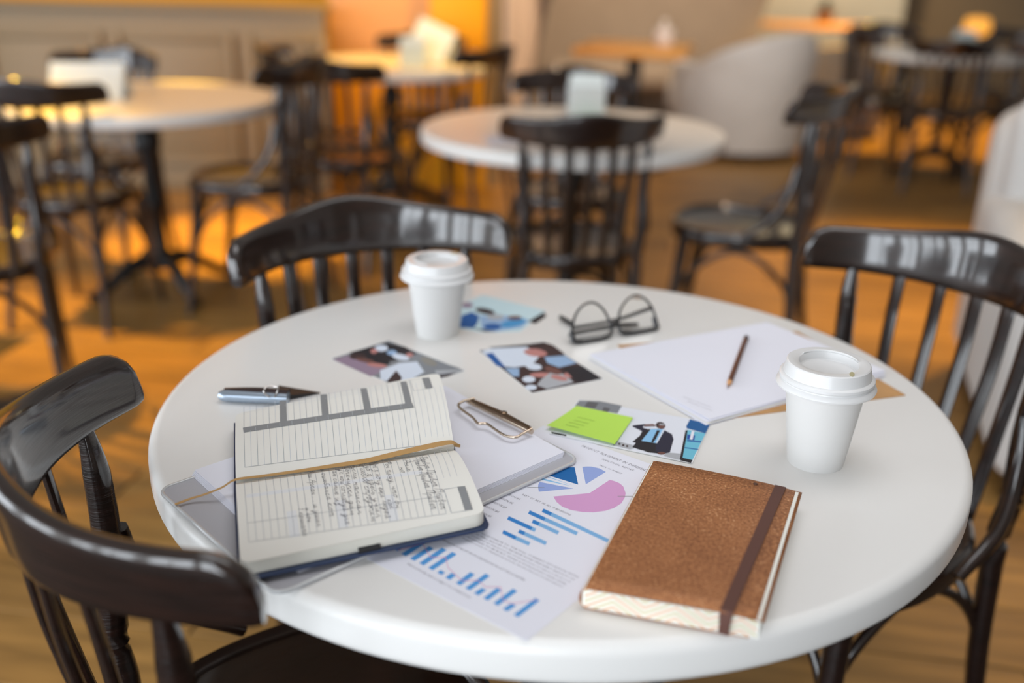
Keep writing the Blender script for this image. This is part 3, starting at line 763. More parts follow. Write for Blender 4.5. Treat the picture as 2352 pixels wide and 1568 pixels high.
# upper page
J1, J2, J3 = Join(), Join(), Join()
ua, ub = solve_uv(UP, c1(270, 763)), solve_uv(UP, c1(1590, 600))
ta, tb = solve_uv(UP, c1(262, 310)), solve_uv(UP, c1(1500, 108))
for k in range(29):
    t_ = k / 28; p = ua * (1 - t_) + ub * t_; q = ta * (1 - t_) + tb * t_
    (J1 if k % 2 == 0 else J2).add(surf_strip(UP, uvline(p, q, 14), .00045))
for k in range(1, 6):
    p, q = ub + (ub - ua) / 28 * k, tb + (tb - ta) / 28 * k
    q = p * .1 + q * .9 if k < 3 else p * .25 + q * .75
    J2.add(surf_strip(UP, uvline(p * .92 + q * .08, q, 14), .0004))
J1.add(surf_strip(UP, uvline(ua, ub, 20), .0006))
for fr_ in (.18, .32, .04): J2.add(surf_strip(UP, uvline(ta * (1 - fr_ * .35) + ua * fr_ * .35, tb * (1 - fr_ * .35) + ub * fr_ * .35, 20), .0004))
J3.add(surf_strip(UP, uvseg(UP, (258, 486), (1530, 296), 20), .0125, DZ + .0001))
for a, b in (((555, 265), (560, 425)), ((860, 218), (875, 385)), ((1160, 172), (1192, 335)), ((1458, 122), (1500, 300))): J3.add(surf_strip(UP, uvseg(UP, a, b, 6), .0075, DZ + .0001))
J3.add(surf_strip(UP, uvseg(UP, (1625, 92), (1652, 170), 4), .0088, DZ + .0001))
for a, b in (((1508, 112), (1645, 90)), ((1508, 112), (1535, 190)), ((1535, 190), (1670, 170))): J1.add(surf_strip(UP, uvseg(UP, a, b, 4), .0005))
for k in range(1, 14): # ticks across the bar
    t_ = k / 14; a = np.array((258, 470)) * (1 - t_) + np.array((1530, 280)) * t_; J1.add(surf_strip(UP, uvseg(UP, a, a + (3, 34), 2), .0005, DZ + .0002))
J1.build('ruled_lines', LINE_INK, up); J2.build('faint_lines', LINE_FAINT, up); J3.build('grey_header_print', GREY_INK, up)
# lower page
J1, J2, J3, J4 = Join(), Join(), Join(), Join()
sa_, sb_ = solve_uv(LO, c1(262, 852)), solve_uv(LO, c1(1640, 650))
ba_, bb_ = solve_uv(LO, c1(300, 1325)), solve_uv(LO, c1(1780, 1112))
for k in range(28):
    t_ = k / 27; J1.add(surf_strip(LO, uvline(sa_ * (1 - t_) + sb_ * t_, ba_ * (1 - t_) + bb_ * t_, 14), .0004))
for k in (1, 2, 3): J2.add(surf_strip(LO, uvline(sb_ + (sb_ - sa_) / 27 * k, (sb_ + (sb_ - sa_) / 27 * k) * .45 + (bb_ + (bb_ - ba_) / 27 * k) * .55, 10), .0004))
J1.add(surf_strip(LO, uvline(ba_, bb_, 20), .0005)); J1.add(surf_strip(LO, uvseg(LO, (290, 1182), (1740, 980), 20), .0005))
J4.add(surf_strip(LO, uvseg(LO, (280, 985), (1600, 800), 20), .009, DZ - .0002)); J4.add(surf_strip(LO, uvseg(LO, (618, 1090), (645, 1285), 8), .009, DZ - .0002))
J4.add(surf_strip(LO, uvseg(LO, (985, 1010), (1010, 1215), 8), .009, DZ - .0002)); J4.add(surf_strip(LO, uvseg(LO, (1350, 970), (1390, 1165), 8), .009, DZ - .0002))
J3.add(surf_strip(LO, uvseg(LO, (1892, 908), (1950, 1086), 6), .0075, DZ + .0001))
for a, b in (((1762, 930), (1870, 912)), ((1762, 930), (1818, 1106)), ((1818, 1106), (1930, 1090))): J1.add(surf_strip(LO, uvseg(LO, a, b, 5), .0006))
J1.build('ruled_lines', LINE_INK, lp); J2.build('faint_lines', LINE_FAINT, lp); J3.build('grey_header_print', GREY_INK, lp); J4.build('blue_tint_print', mat('pale_blue_tint', (.77, .785, .80), .7), lp)
# cursive handwriting: stroke alphabet, each letter a list of strokes, x 0..1, x-height 1
AB = {
 'П': [[(0, 0), (.3, 1.8), (.2, 1.7)], [(.1, 1.6), (.6, 1.9), (1.1, 1.8)], [(.9, 1.8), (.7, 0), (.9, .1)]],
 'Р': [[(.2, 0), (.4, 1.9)], [(.1, 1.4), (.5, 1.9), (1, 1.6), (.8, 1), (.3, .9)]], 'В': [[(.1, 0), (.4, 1.9), (.9, 1.7), (.4, 1), (.9, .7), (.7, 0), (.1, 0)]],
 'С': [[(1, 1.5), (.6, 1.9), (.1, 1), (.3, 0), (.9, .2)]], 'Т': [[(0, 1.7), (1.1, 1.9)], [(.6, 1.8), (.4, 0)]], 'А': [[(0, 0), (.6, 1.9), (.9, 0)], [(.2, .8), (.9, .8)]], 'Д': [[(.5, 1.9), (.2, .1), (.7, 0), (1, .8), (.7, 1.8), (.1, 1.7)]],
 'и': [[(0, .9), (.1, 0), (.3, .1), (.5, .9), (.5, 0), (.8, .2)]], 'р': [[(.1, .9), (-.1, -1)], [(.1, .6), (.4, 1), (.6, .6), (.5, 0), (.8, .2)]],
 'в': [[(0, .4), (.3, 1.7), (.45, 1.2), (.15, .3), (.4, 0), (.6, .5), (.8, .5)]], 'е': [[(0, .3), (.4, .6), (.35, 1), (.1, .6), (.2, 0), (.6, .2)]],
 'т': [[(0, .9), (.05, 0)], [(.05, .7), (.3, 1), (.35, 0)], [(.35, .7), (.6, 1), (.65, 0), (.85, .2)]], 'п': [[(0, .9), (.05, 0)], [(.05, .7), (.4, 1), (.45, 0), (.7, .2)]],
 'ш': [[(0, .9), (.05, 0), (.25, .1), (.3, .9), (.3, 0), (.55, .1), (.6, .9), (.6, 0), (.8, .2)]], 'у': [[(0, .9), (.1, .2), (.4, .3), (.5, .9), (.3, -.9), (0, -.7), (.7, .2)]],
 'ч': [[(0, .9), (.1, .4), (.4, .5), (.5, .9), (.45, 0), (.7, .2)]], 'о': [[(.5, .8), (.2, .95), (0, .4), (.25, 0), (.5, .4), (.4, .9), (.7, .8)]], 'а': [[(.5, .8), (.2, .95), (0, .4), (.2, 0), (.45, .4), (.5, .9), (.5, 0), (.75, .2)]],
 'к': [[(.05, 1), (0, 0)], [(.45, 1), (.05, .5), (.5, 0), (.65, .2)]], 'м': [[(0, 0), (.2, .9), (.3, .1), (.6, .95), (.65, 0), (.8, .2)]], 'л': [[(0, 0), (.3, .9), (.45, 0), (.65, .2)]], 'н': [[(.05, .9), (0, 0)], [(0, .5), (.45, .5)], [(.45, .9), (.45, 0), (.65, .2)]],
 'с': [[(.4, .8), (.2, .95), (0, .4), (.2, 0), (.55, .2)]], 'д': [[(.4, .8), (.1, .9), (0, .3), (.3, 0), (.45, .9), (.3, -.9), (0, -.7), (.6, .2)]], 'я': [[(0, 0), (.25, .5), (.05, .8), (.45, 1), (.45, 0), (.65, .2)]],
 'ю': [[(0, .9), (0, 0)], [(0, .5), (.2, .5), (.4, .95), (.6, .4), (.35, 0), (.2, .5)]], 'г': [[(0, .7), (.2, .95), (.3, .2), (.5, .1), (.6, .3)]], 'щ': [[(0, .9), (.05, 0), (.3, .9), (.3, 0), (.6, .9), (.6, 0), (.7, -.4), (.8, .2)]],
 'ь': [[(0, .9), (0, 0), (.3, 0), (.3, .4), (.05, .5)]], 'ы': [[(0, .9), (0, 0), (.3, 0), (.3, .4), (.05, .5)], [(.55, .9), (.55, 0)]], 'й': [[(0, .9), (.1, 0), (.3, .1), (.5, .9), (.5, 0), (.8, .2)], [(.1, 1.3), (.3, 1.2), (.5, 1.35)]],
 'ж': [[(0, .9), (.4, .5), (0, 0)], [(.4, .95), (.4, 0)], [(.85, .9), (.4, .5), (.85, 0)]], 'з': [[(0, .8), (.3, .95), (.1, .5), (.35, .2), (.1, -.7), (.5, .1)]], 'б': [[(.4, .7), (.1, .8), (0, .3), (.25, 0), (.5, .4), (.2, .9), (.2, 1.5), (.6, 1.7)]],
 'х': [[(0, .9), (.5, 0)], [(.5, .9), (0, 0)]], 'ф': [[(.3, 1.7), (.3, -.9)], [(.3, .8), (0, .5), (.3, 0), (.6, .5), (.3, .8)]], '1': [[(0, 1.2), (.2, 1.7), (.15, 0)]], '.': [[(.1, 0), (.2, .08)]], ',': [[(.15, .1), (.05, -.3)]], '-': [[(0, .5), (.6, .5)]]}
def write(S, text, a, b, J, h, px=c1, w=.00036):
    A, B = solve_uv(S, px(*a)), solve_uv(S, px(*b)); PA, PB = S(*A), S(*B)
    d = (PB - PA)[:2]; L = np.linalg.norm(d)
    eu = (S(.6, .5) - S(.4, .5)); lu = np.linalg.norm(eu) / .2
    up_uv = np.array([1 / lu, 0])                      # letters' tops point along +u
    adv = sum(.55 if ch_ == ' ' else (max(x for st in AB.get(ch_, AB['и']) for x, _ in st) + .12) for ch_ in text)
    x0 = 0; along = (B - A) / adv
    for ch_ in text:
        if ch_ == ' ': x0 += .55; continue
        gl = AB.get(ch_, AB['и']); j = random.uniform(-.08, .08)
        for st in gl:
            pp_ = smooth_pts([(x, y) for x, y in st], 3) if len(st) > 2 else np.array(st, float)
            J.add(surf_strip(S, [tuple(A + along * (x0 + x + y * .22) + up_uv * h * (y + j)) for x, y in pp_], w, DZ + .0003))
        x0 += max(x for st in gl for x, _ in st) + .12
JW = Join()
for s, a, b, h in (('Привет Привет Привет', (1578, 690), (1742, 1085), .0042), ('Привет Привет Привет', (1535, 706), (1672, 1085), .0042), ('Ани', (1452, 705), (1492, 800), .0032), ('но', (1432, 768), (1446, 810), .003),
        ('Рыч пишу, что он', (1316, 724), (1405, 1078), .0034), ('как', (1335, 1010), (1362, 1082), .003), ('Вот я могу ещё людей', (1216, 728), (1330, 1155), .0034), ('Дуб я здесь учил', (1166, 738), (1262, 1150), .0034),
        ('и люблю стружим', (1122, 742), (1222, 1178), .0034), ('мысли написал', (1070, 748), (1118, 1125), .0032), ('Перечёркл дам', (1022, 752), (1062, 1130), .0032), ('Ту к мои согласуй для', (972, 760), (1022, 1198), .0034),
        ('Там самые из', (925, 768), (955, 1055), .0032), ('и ошибался кот', (838, 778), (908, 1140), .0032), ('Раш Аркан . . и ушёл', (738, 790), (815, 1215), .0032), ('и ноч', (722, 1070), (740, 1180), .003), ('1. комната', (668, 1075), (708, 1285), .003)):
    write(LO, s, a, b, JW, h)
JW.build('handwriting', INK, lp)
# ribbon marker along the gutter and out over the left
RIB = mat('gold_ribbon', srgb(190, 150, 95), .6)
def ribbon(name, pts, ws, m, parent, th=.0005, tilt=None):
    pts = np.array(pts, float); n = len(pts); ws = np.interp(np.linspace(0, 1, n), np.linspace(0, 1, len(ws)), ws); v, f = [], []
    for i in range(n):
        t = pts[min(i + 1, n - 1)] - pts[max(i - 1, 0)]; t /= np.linalg.norm(t); s = np.cross(t, (0, 0, 1)); s /= np.linalg.norm(s)
        if tilt: s = s * math.cos(tilt) + np.array([0, 0, 1]) * math.sin(tilt)
        nn = np.cross(s, t) * th / 2; s = s * ws[i] / 2
        v += [pts[i] + s + nn, pts[i] - s + nn, pts[i] - s - nn, pts[i] + s - nn]
    for i in range(n - 1):
        for k in range(4): k2 = (k + 1) % 4; f.append((4 * i + k, 4 * i + k2, 4 * i + 4 + k2, 4 * i + 4 + k))
    f += [(0, 1, 2, 3), (4 * n - 4, 4 * n - 3, 4 * n - 2, 4 * n - 1)]
    return mesh_obj(name, v, f, m, parent, auto=50)
zr = zt + .0012
rb = [at(1050, 1026, zr - .006), at(1046, 1016, zr + .001), at(1020, 1017, zr + .003), at(960, 1030, zr + .003), at(900, 1044, zr + .002), at(840, 1058, zr + .001), at(760, 1070, zr), at(680, 1082, zr), at(600, 1093, zr), at(541, 1101, zr), at(510, 1119, zr - .007), at(470, 1135, zr - .013), at(440, 1144, CZ1 + .003), at(402, 1158, CZ1 + .0012)]
ribbon('ribbon_marker', smooth_pts(rb, 5), [.007, .009, .010, .010, .009, .006, .0045, .0035, .0033, .0033, .0035], RIB, plan)
# pen loop on the cover's edge
lo_ = np.array(at(845, 1256, PZ + .003)); dl = LO(.6, 1) - LO(.5, 1); dl /= np.linalg.norm(dl)
dn_ = np.array([dl[1], -dl[0], 0])
pts = [lo_ - dl * .0 + dn_ * a + np.array([0, 0, b]) for a, b in ((-.012, .0015), (-.002, .0045), (.005, .003), (.006, -.001), (.0, -.0022))]
v, f = [], []
for p in pts: v += [p - dl * .010, p + dl * .010]
v += [q - np.array([0, 0, .0009]) for q in v]; n = len(pts)
for i in range(n - 1):
    a = 2 * i; f += [(a, a + 1, a + 3, a + 2), (2 * n + a, 2 * n + a + 2, 2 * n + a + 3, 2 * n + a + 1), (a, a + 2, 2 * n + a + 2, 2 * n + a), (a + 1, 2 * n + a + 1, 2 * n + a + 3, a + 3)]
mesh_obj('pen_loop', v, f, mat('black_elastic', (.015, .015, .017), .7), plan, auto=70)

# --- kraft notebook
kb = thing('kraft_notebook', 'brown fibreboard notebook with chevron page edges and a dark elastic band', 'notebook', (0, 0, 0))
K = [at(1494, 1056, Z + .0215)[:2], at(1838, 1130, Z + .020)[:2], at(1751, 1424, Z + .0205)[:2], at(1334, 1346, Z + .022)[:2]]   # far spine, far edge, near edge, near spine
def kmap(u, v): return K[0] * (1 - u) * (1 - v) + K[1] * u * (1 - v) + K[3] * (1 - u) * v + K[2] * u * v
KC = mat('brown_fibreboard', srgb(150, 92, 50), .62)
nt = KC.node_tree; b = nt.nodes['Principled BSDF']; tc = nt.nodes.new('ShaderNodeTexCoord')
n1 = nt.nodes.new('ShaderNodeTexNoise'); n1.inputs['Scale'].default_value = 420; n1.inputs['Detail'].default_value = 3
n2 = nt.nodes.new('ShaderNodeTexNoise'); n2.inputs['Scale'].default_value = 22; n2.inputs['Detail'].default_value = 5
for n_ in (n1, n2): nt.links.new(tc.outputs['Object'], n_.inputs[0])
ad = nt.nodes.new('ShaderNodeMath'); ad.operation = 'MULTIPLY_ADD'; ad.inputs[1].default_value = .8; nt.links.new(n1.outputs[0], ad.inputs[0])
ml = nt.nodes.new('ShaderNodeMath'); ml.operation = 'MULTIPLY'; ml.inputs[1].default_value = .2; nt.links.new(n2.outputs[0], ml.inputs[0]); nt.links.new(ml.outputs[0], ad.inputs[2])
rp_ = nt.nodes.new('ShaderNodeValToRGB'); rp_.color_ramp.elements[0].position = .36; rp_.color_ramp.elements[0].color = srgb(120, 70, 34)
rp_.color_ramp.elements[1].position = .60; rp_.color_ramp.elements[1].color = srgb(172, 112, 66); e_ = rp_.color_ramp.elements.new(.70); e_.color = srgb(212, 165, 120)
nt.links.new(ad.outputs[0], rp_.inputs[0]); nt.links.new(rp_.outputs[0], b.inputs['Base Color'])
bp = nt.nodes.new('ShaderNodeBump'); bp.inputs['Strength'].default_value = .25; bp.inputs['Distance'].default_value = .001; nt.links.new(n1.outputs[0], bp.inputs['Height']); nt.links.new(bp.outputs[0], b.inputs['Normal'])
# soft cover: top sheet, wrapped rounded spine, bottom sheet, as one bent sheet
v, f = [], []; NV = 12; prof = []
for k in range(14): prof.append((1.012 - k / 13 * .97, .0200 + .0012 * math.sin(k / 13 * 3.1)))
for k in range(1, 8): a = k / 8 * math.pi; prof.append((.042 - .042 * math.sin(a) * 1.1, .0105 + .0095 * math.cos(a)))
for k in range(14): prof.append((.042 + k / 13 * .90, .0010))
for j in range(NV + 1):
    vv = -.004 + 1.006 * j / NV
    for u, z in prof:
        zz = z - (.0015 * max(0, u - .78) / .22 if z > .015 else 0)
        p = kmap(u, vv); v.append((p[0], p[1], Z + .0007 + zz))
n = len(prof)
for j in range(NV):
    for i in range(n - 1): a = j * n + i; f.append((a, a + 1, a + n + 1, a + n))
o = mesh_obj('cover', v, f, KC, kb, auto=60); md = o.modifiers.new('s', 'SOLIDIFY'); md.thickness = .0009; md.offset = 0
pbp = [kmap(u, vv) for u, vv in ((.012, .004), (.992, .004), (.992, 1.0), (.012, 1.0))]
pb = plate('page_block', pbp, Z + .0020, Z + .0200, mat('white_page_edges', (.80, .80, .74), .7), kb)
# chevron print on the near page edge
CH1, CH2 = mat('chevron_peach', srgb(222, 172, 132), .7), mat('chevron_sand', srgb(205, 190, 145), .7)
A_, B_ = pbp[3], pbp[2]; dirx = (B_ - A_); Lk = np.linalg.norm(dirx); dirx /= Lk; out = np.array([dirx[1], -dirx[0]])
def clip_poly(poly, x0, x1, z0, z1):
    def cut(P, ax, lim, sg):
        o = []
        for i in range(len(P)):
            a, b = P[i - 1], P[i]; ia, ib = (a[ax] - lim) * sg <= 0, (b[ax] - lim) * sg <= 0
            if ia != ib: t = (lim - a[ax]) / (b[ax] - a[ax]); o.append(tuple(a[k] + (b[k] - a[k]) * t for k in (0, 1)))
            if ib: o.append(b)
        return o
    for ax, lim, sg in ((0, x0, -1), (0, x1, 1), (1, z0, -1), (1, z1, 1)):
        poly = cut(poly, ax, lim, sg)
        if len(poly) < 3: return None
    return poly
cv_, cf_, ci_ = [], [], []
P_ = .052
for k in range(-3, 14):
    for c in range(-3, 10):
        for sg in (-1, 1):
            x0 = c * P_; s0 = k * .0052; w_ = .0021
            q = [(x0, s0), (x0 + sg * P_ / 2, s0 + P_ / 2 * .62), (x0 + sg * P_ / 2, s0 + P_ / 2 * .62 + w_), (x0, s0 + w_)]
            q = clip_poly([(x, z - .012) for x, z in q], .002, Lk - .002, .0006, .0172)
            if not q: continue
            b = len(cv_)
            for x, z in q: p = A_ + dirx * x + out * .00025; cv_.append((p[0], p[1], Z + .0022 + z))
            cf_.append(tuple(range(b, b + len(q)))); ci_.append((k) % 2)
me = bpy.data.meshes.new('chevron_print'); me.from_pydata([tuple(map(float, a)) for a in cv_], [], cf_); me.materials.append(CH1); me.materials.append(CH2); me.polygons.foreach_set('material_index', ci_)
link(bpy.data.objects.new('chevron_print', me), kb)
# elastic band
BAND = mat('brown_elastic', srgb(92, 58, 48), .75, bump=(900, .4, (1, 1, 1)))
ub1, ub2 = .875, .808
zt_ = Z + .0225
b0, b1 = kmap(ub1, -.008), kmap(ub2, 1.004)
n_out = (b1 - b0) / np.linalg.norm(b1 - b0)
bp_ = [(*(b0 - n_out * .001), Z + .003), (*(b0 - n_out * .0015), Z + .019), (*(b0 + n_out * .003), zt_)] + [(*(b0 * (1 - t_) + b1 * t_), zt_ + .0002) for t_ in (.15, .3, .5, .7, .85)] + [(*(b1 - n_out * .002), zt_), (*(b1 + n_out * .0012), Z + .018), (*(b1 + n_out * .0012), Z + .010), (*(b1 + n_out * .0012), Z + .002)]
bp_ = np.array(bp_)
side = np.array([n_out[1], -n_out[0], 0]) * .0053; v, f = [], []
ws = [1, 1, 1, 1, 1, 1, 1, 1, 1, .95, .8, .8]
for i, p in enumerate(bp_):
    t = bp_[min(i + 1, len(bp_) - 1)] - bp_[max(i - 1, 0)]; t /= np.linalg.norm(t); nn = np.cross(t, side / np.linalg.norm(side)) * .0006
    v += [p + side * ws[i] + nn, p - side * ws[i] + nn, p - side * ws[i] - nn, p + side * ws[i] - nn]
for i in range(len(bp_) - 1):
    for k in range(4): k2 = (k + 1) % 4; f.append((4 * i + k, 4 * i + k2, 4 * i + 4 + k2, 4 * i + 4 + k))
mesh_obj('elastic_band', v, f, BAND, kb, auto=50)
p = at(1735, 1111, Z + .0224); o = lathe('eyelet', [(.0001, 0), (.0024, 0), (.002, .0006), (.0001, .0008)], mat('dark_eyelet', (.08, .03, .015), .6), kb, n=14, loc=tuple(p))

# --- envelope and loose white sheets with pencil
env = [at(*q, Z + .001)[:2] for q in ((1418, 792), (1832, 761), (2080, 907), (1628, 966))]
tag(plate('kraft_envelope', env, Z + .0002, Z + .0012, KRAFTBOARD), 'brown kraft envelope under the blank white sheets', 'envelope')
s0 = [at(*q, Z + .006)[:2] for q in ((1356, 812), (1762, 739), (2036, 850), (1630, 962))]
for k in range(5):
    r_ = (4 - k) * .0035; cx = sum(s0) / 4; a = (random.random() - .5) * .03 * (k < 4)
    q = []
    for p in s0:
        d = p - cx; q.append(cx + np.array([d[0] * math.cos(a) - d[1] * math.sin(a), d[0] * math.sin(a) + d[1] * math.cos(a)]) + np.array([-.25, -.6]) * r_ * (k < 4))
    sh = plate('paper_sheet', q, Z + .0014 + k * .0010, Z + .0014 + k * .0010 + .0005, PAPER if k != 1 else PAPER_WARM)
    tag(sh, ['lowest sheet of the white paper stack, on the kraft envelope', 'cream sheet second from the bottom of the paper stack', 'middle white sheet of the paper stack under the pencil', 'white sheet just under the top one beneath the pencil', 'top blank white sheet of the stack, with a pencil lying on it'][k], 'paper', 'white paper stack')
SZ = Z + .0014 + .004 + .0005
text_mesh([('PREPARED BY THE MARKETING', (1568, 912), (1632, 936), SZ, 1.3), ('DEPARTMENT OF THE FIRM', (1578, 922), (1634, 944), SZ, 1.3)], 'lettering', sh, mat('pale_print', (.5, .5, .56), .7))
pc = thing('pencil', 'thin brown wooden pencil on the top white sheet', 'pencil', (0, 0, 0))
pa, pb_ = at(1672, 888, SZ + .0037), at(1714, 776, SZ + .0037)
d = (pb_ - pa); L = np.linalg.norm(d); d /= L
tube('shaft', [pa + d * .016, pb_ - d * .004], .0036, mat('brown_pencil_lacquer', srgb(96, 58, 44), .35), pc, ns=6)
tube('sharpened_wood', [pa + d * .004, pa + d * .0165], [.0012, .0035], mat('pencil_wood', srgb(214, 160, 110), .7), pc, ns=10)
tube('lead', [pa - d * .0005, pa + d * .0042], [.0003, .0013], INK, pc, ns=8)
tube('end_cap', [pb_ - d * .006, pb_ + d * .002], .0038, mat('black_cap', (.02, .02, .025), .4), pc, ns=12)

# --- paper cups
CUPW = mat('white_paper_cup', (.69, .685, .675), .55)
LIDW = mat('white_plastic_lid', (.70, .70, .70), .28)
def cup(loc, rz, label, s=1.0, sz=1.0):
    t = thing('coffee_cup', label, 'cup', loc, rz, 'takeaway paper cups'); t.scale = (s, s, sz)
    lathe('cup_body', [(.0001, .006), (.0285, .006), (.0290, 0), (.0305, 0), (.0310, .004), (.0425, .0855), (.0440, .088), (.0405, .087), (.0001, .08)], CUPW, t, n=64, auto=30)
    v, f = [], []
    for z, r_ in ((.003, .0311), (.084, .0427)):
        for a in (-.05, .0): v.append((r_ * math.cos(a), r_ * math.sin(a), z)); v.append(((r_ + .0004) * math.cos(a), (r_ + .0004) * math.sin(a), z))
    f = [(0, 1, 5, 4), (1, 3, 7, 5), (3, 2, 6, 7), (0, 2, 3, 1), (4, 5, 7, 6)]
    mesh_obj('seam', v, f, CUPW, t, smooth=False)
    prof = [(.0001, .0800), (.0420, .0800), (.0490, .0792), (.0520, .0800), (.0528, .0818), (.0518, .0838), (.0492, .0860), (.0490, .0872), (.0500, .0885), (.0498, .0908), (.0480, .0922), (.0462, .0926), (.0446, .0995), (.0438, .1030), (.0425, .1038), (.0405, .1039), (.0330, .1036), (.0312, .1028), (.0296, .0965), (.0280, .0955), (.0001, .0952)]
    lid = lathe('lid', prof, LIDW, t, n=80, auto=28)
    # raised lip arc round the dish
    pts = [(.0318 * math.cos(a), .0318 * math.sin(a), .1040) for a in np.linspace(R(20), R(150), 24)]
    tube('lip', pts, [.0006, .0013, .0013, .0013, .0006], LIDW, lid, ns=8)
    v, f = lathe_data([(.0001, .1036), (.0032, .1036), (.0032, .1043), (.0001, .1043)], 16)
    v = [(x * .8 + .0372 * math.cos(R(-50)), y * 2.0 + .0372 * math.sin(R(-50)), z) for x, y, z in v]
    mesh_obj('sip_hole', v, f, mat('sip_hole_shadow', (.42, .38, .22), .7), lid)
    return t
cup((*at(1871, 1057, Z)[:2], Z), R(-18), 'white lidded paper cup nearest the kraft notebook, before the paper stack', .985, 1.13)
cup((*at(1005, 764, Z)[:2], Z), R(100), 'white lidded paper cup farther back, beside the blue photograph', .99, 1.07)

# --- photographs
def photo_quad(label, corners, name='photograph', z=Z + .0004, bend=0):
    q = pt2(corners, z); o = plate(name, q, Z + .0001 if z < Z + .001 else z - .0003, z, mat('photo_paper', (.82, .84, .86), .3)); tag(o, label, 'photograph'); return o
def inset(corners, e=.03):
    c = np.array(corners, float); m_ = c.mean(0); return [tuple(p + (m_ - p) * e) for p in c]
def bil(c, u, v): c = np.array(c, float); return tuple(c[0] * (1 - u) * (1 - v) + c[1] * u * (1 - v) + c[2] * u * v + c[3] * (1 - u) * v)
def c4(x, y): return (740 + x / 2.94, 660 + y / 2.94)
BK, DK = flat('photo_black', (28, 26, 34)), flat('photo_dark_brown', (58, 40, 42))
GY, SK, WT, BLU, LBL, SKY = flat('photo_grey', (130, 134, 140)), flat('photo_skin', (190, 130, 125)), flat('photo_white', (215, 225, 240)), flat('photo_blue', (30, 90, 160)), flat('photo_light_blue', (150, 180, 215)), flat('photo_sky', (200, 225, 232))
MV, BR, LG = flat('photo_mauve', (150, 130, 150)), flat('photo_brown', (110, 72, 66)), flat('photo_light_grey', (175, 178, 184))
def blob(cx, cy, rx, ry, rot=0, n=12):
    return [(cx + rx * math.cos(a) * math.cos(rot) - ry * math.sin(a) * math.sin(rot), cy + rx * math.cos(a) * math.sin(rot) + ry * math.sin(a) * math.cos(rot)) for a in np.linspace(0, 2 * math.pi, n, endpoint=False)]
q1 = [(760, 822), (890, 781), (1069, 850), (872, 876)]
q1 = [(760, 822), (892, 781), (1069, 850), (935, 905)]
q1[3] = (880, 882); q1 = [(760, 823), (892, 781), (1069, 851), (930, 893)]
ph = photo_quad('colour photograph of people in a meeting, tucked under the planner corner', [(760, 823), (892, 781), (1069, 851), (932, 896)])
pol = [(inset([(760, 823), (892, 781), (1069, 851), (932, 896)], .02), GY)]
for p, m in (([(180, 440), (430, 372), (560, 400), (640, 450), (470, 500), (330, 490)], BK), ([(70, 485), (180, 460), (420, 510), (420, 560), (330, 600)], MV), ([(640, 450), (930, 545), (760, 620), (560, 520)], GY),
             ([(395, 620), (390, 560), (520, 510), (640, 500), (690, 570), (600, 620), (470, 640)], WT), ([(430, 640), (500, 560), (540, 610), (520, 640)], DK), (blob(400, 410, 45, 22), WT), (blob(470, 440, 35, 18), LBL), (blob(350, 430, 25, 16), SK), (blob(240, 465, 60, 22), DK), (blob(300, 495, 80, 14, .2), BR),
             (blob(530, 470, 60, 20, .2), WT), (blob(400, 500, 60, 22, .2), BK), (blob(370, 525, 70, 14, .1), SK), (blob(590, 455, 25, 14), SK), ([(760, 560), (930, 555), (940, 565), (770, 585)], LG), ([(740, 600), (900, 580), (850, 600), (760, 618)], DK), (blob(720, 500, 60, 24, .4), flat('photo_olive', (140, 136, 128)))):
    pol.append(([c4(*a) for a in p], m))
decal('printed_image', pol, Z + .0004, ph)
cq = [(1098, 804), (1250, 784), (1387, 870), (1222, 903)]
ph = photo_quad('dark colour photograph of seated people between the cup and the spectacles', cq)
pol = [(inset(cq, .02), DK)]
for p, m in (([(1075, 430), (1150, 410), (1380, 400), (1470, 460), (1420, 520), (1300, 540), (1180, 530)], WT), ([(1100, 450), (1150, 440), (1240, 540), (1180, 530)], BLU), (blob(1440, 440, 80, 26, .1), SK), ([(1500, 470), (1640, 460), (1720, 510), (1600, 540), (1520, 510)], LBL), ([(1500, 370), (1560, 390), (1640, 450), (1490, 430)], DK),
             ([(1320, 540), (1440, 520), (1520, 560), (1430, 620), (1340, 600)], DK), (blob(1430, 535, 55, 22, .1), WT), (blob(1480, 590, 80, 16), SK), ([(1230, 545), (1330, 545), (1330, 600), (1290, 600)], LBL), ([(1480, 620), (1560, 560), (1640, 590), (1700, 640), (1520, 685), (1450, 660)], LG), (blob(1560, 560, 60, 22, .3), BR), (blob(1690, 590, 60, 20), SK), ([(1620, 540), (1760, 530), (1880, 615), (1720, 640)], BK),
             (blob(1395, 620, 45, 22), WT), (blob(1410, 675, 40, 18), WT), (blob(1600, 610, 60, 16, .2), SK), ([(1120, 405), (1480, 375), (1500, 385), (1160, 410)], BK), (blob(1340, 500, 70, 26, .3), WT)):
    pol.append(([c4(*a) for a in p], m))
decal('printed_image', pol, Z + .0004, ph)
cq = [(1030, 712), (1108, 676), (1256, 713), (1196, 762), (1110, 764), (1040, 752)]
ph = photo_quad('blue colour photograph partly behind the farther paper cup', cq)
pol = [(inset(cq, .02), SKY)]
for p, m in (([(940, 190), (1010, 165), (1060, 190), (1050, 240), (1020, 275), (930, 270)], BLU), (blob(1100, 160, 70, 20, .2), DK), ([(1060, 190), (1240, 190), (1400, 220), (1350, 270), (1160, 300), (1080, 280)], LBL), (blob(1150, 265, 60, 22), BLU), (blob(1290, 240, 90, 26, -.2), flat('photo_azure', (70, 150, 205))), (blob(1300, 205, 50, 14), BR),
             ([(1000, 270), (1060, 280), (1180, 298), (1100, 300)], DK), (blob(1170, 200, 60, 20), LG), ([(1390, 230), (1440, 200), (1500, 165), (1512, 195), (1440, 245)], BK), (blob(980, 120, 40, 20), MV)):
    pol.append(([c4(*a) for a in p], m))
decal('printed_image', pol, Z + .0004, ph)
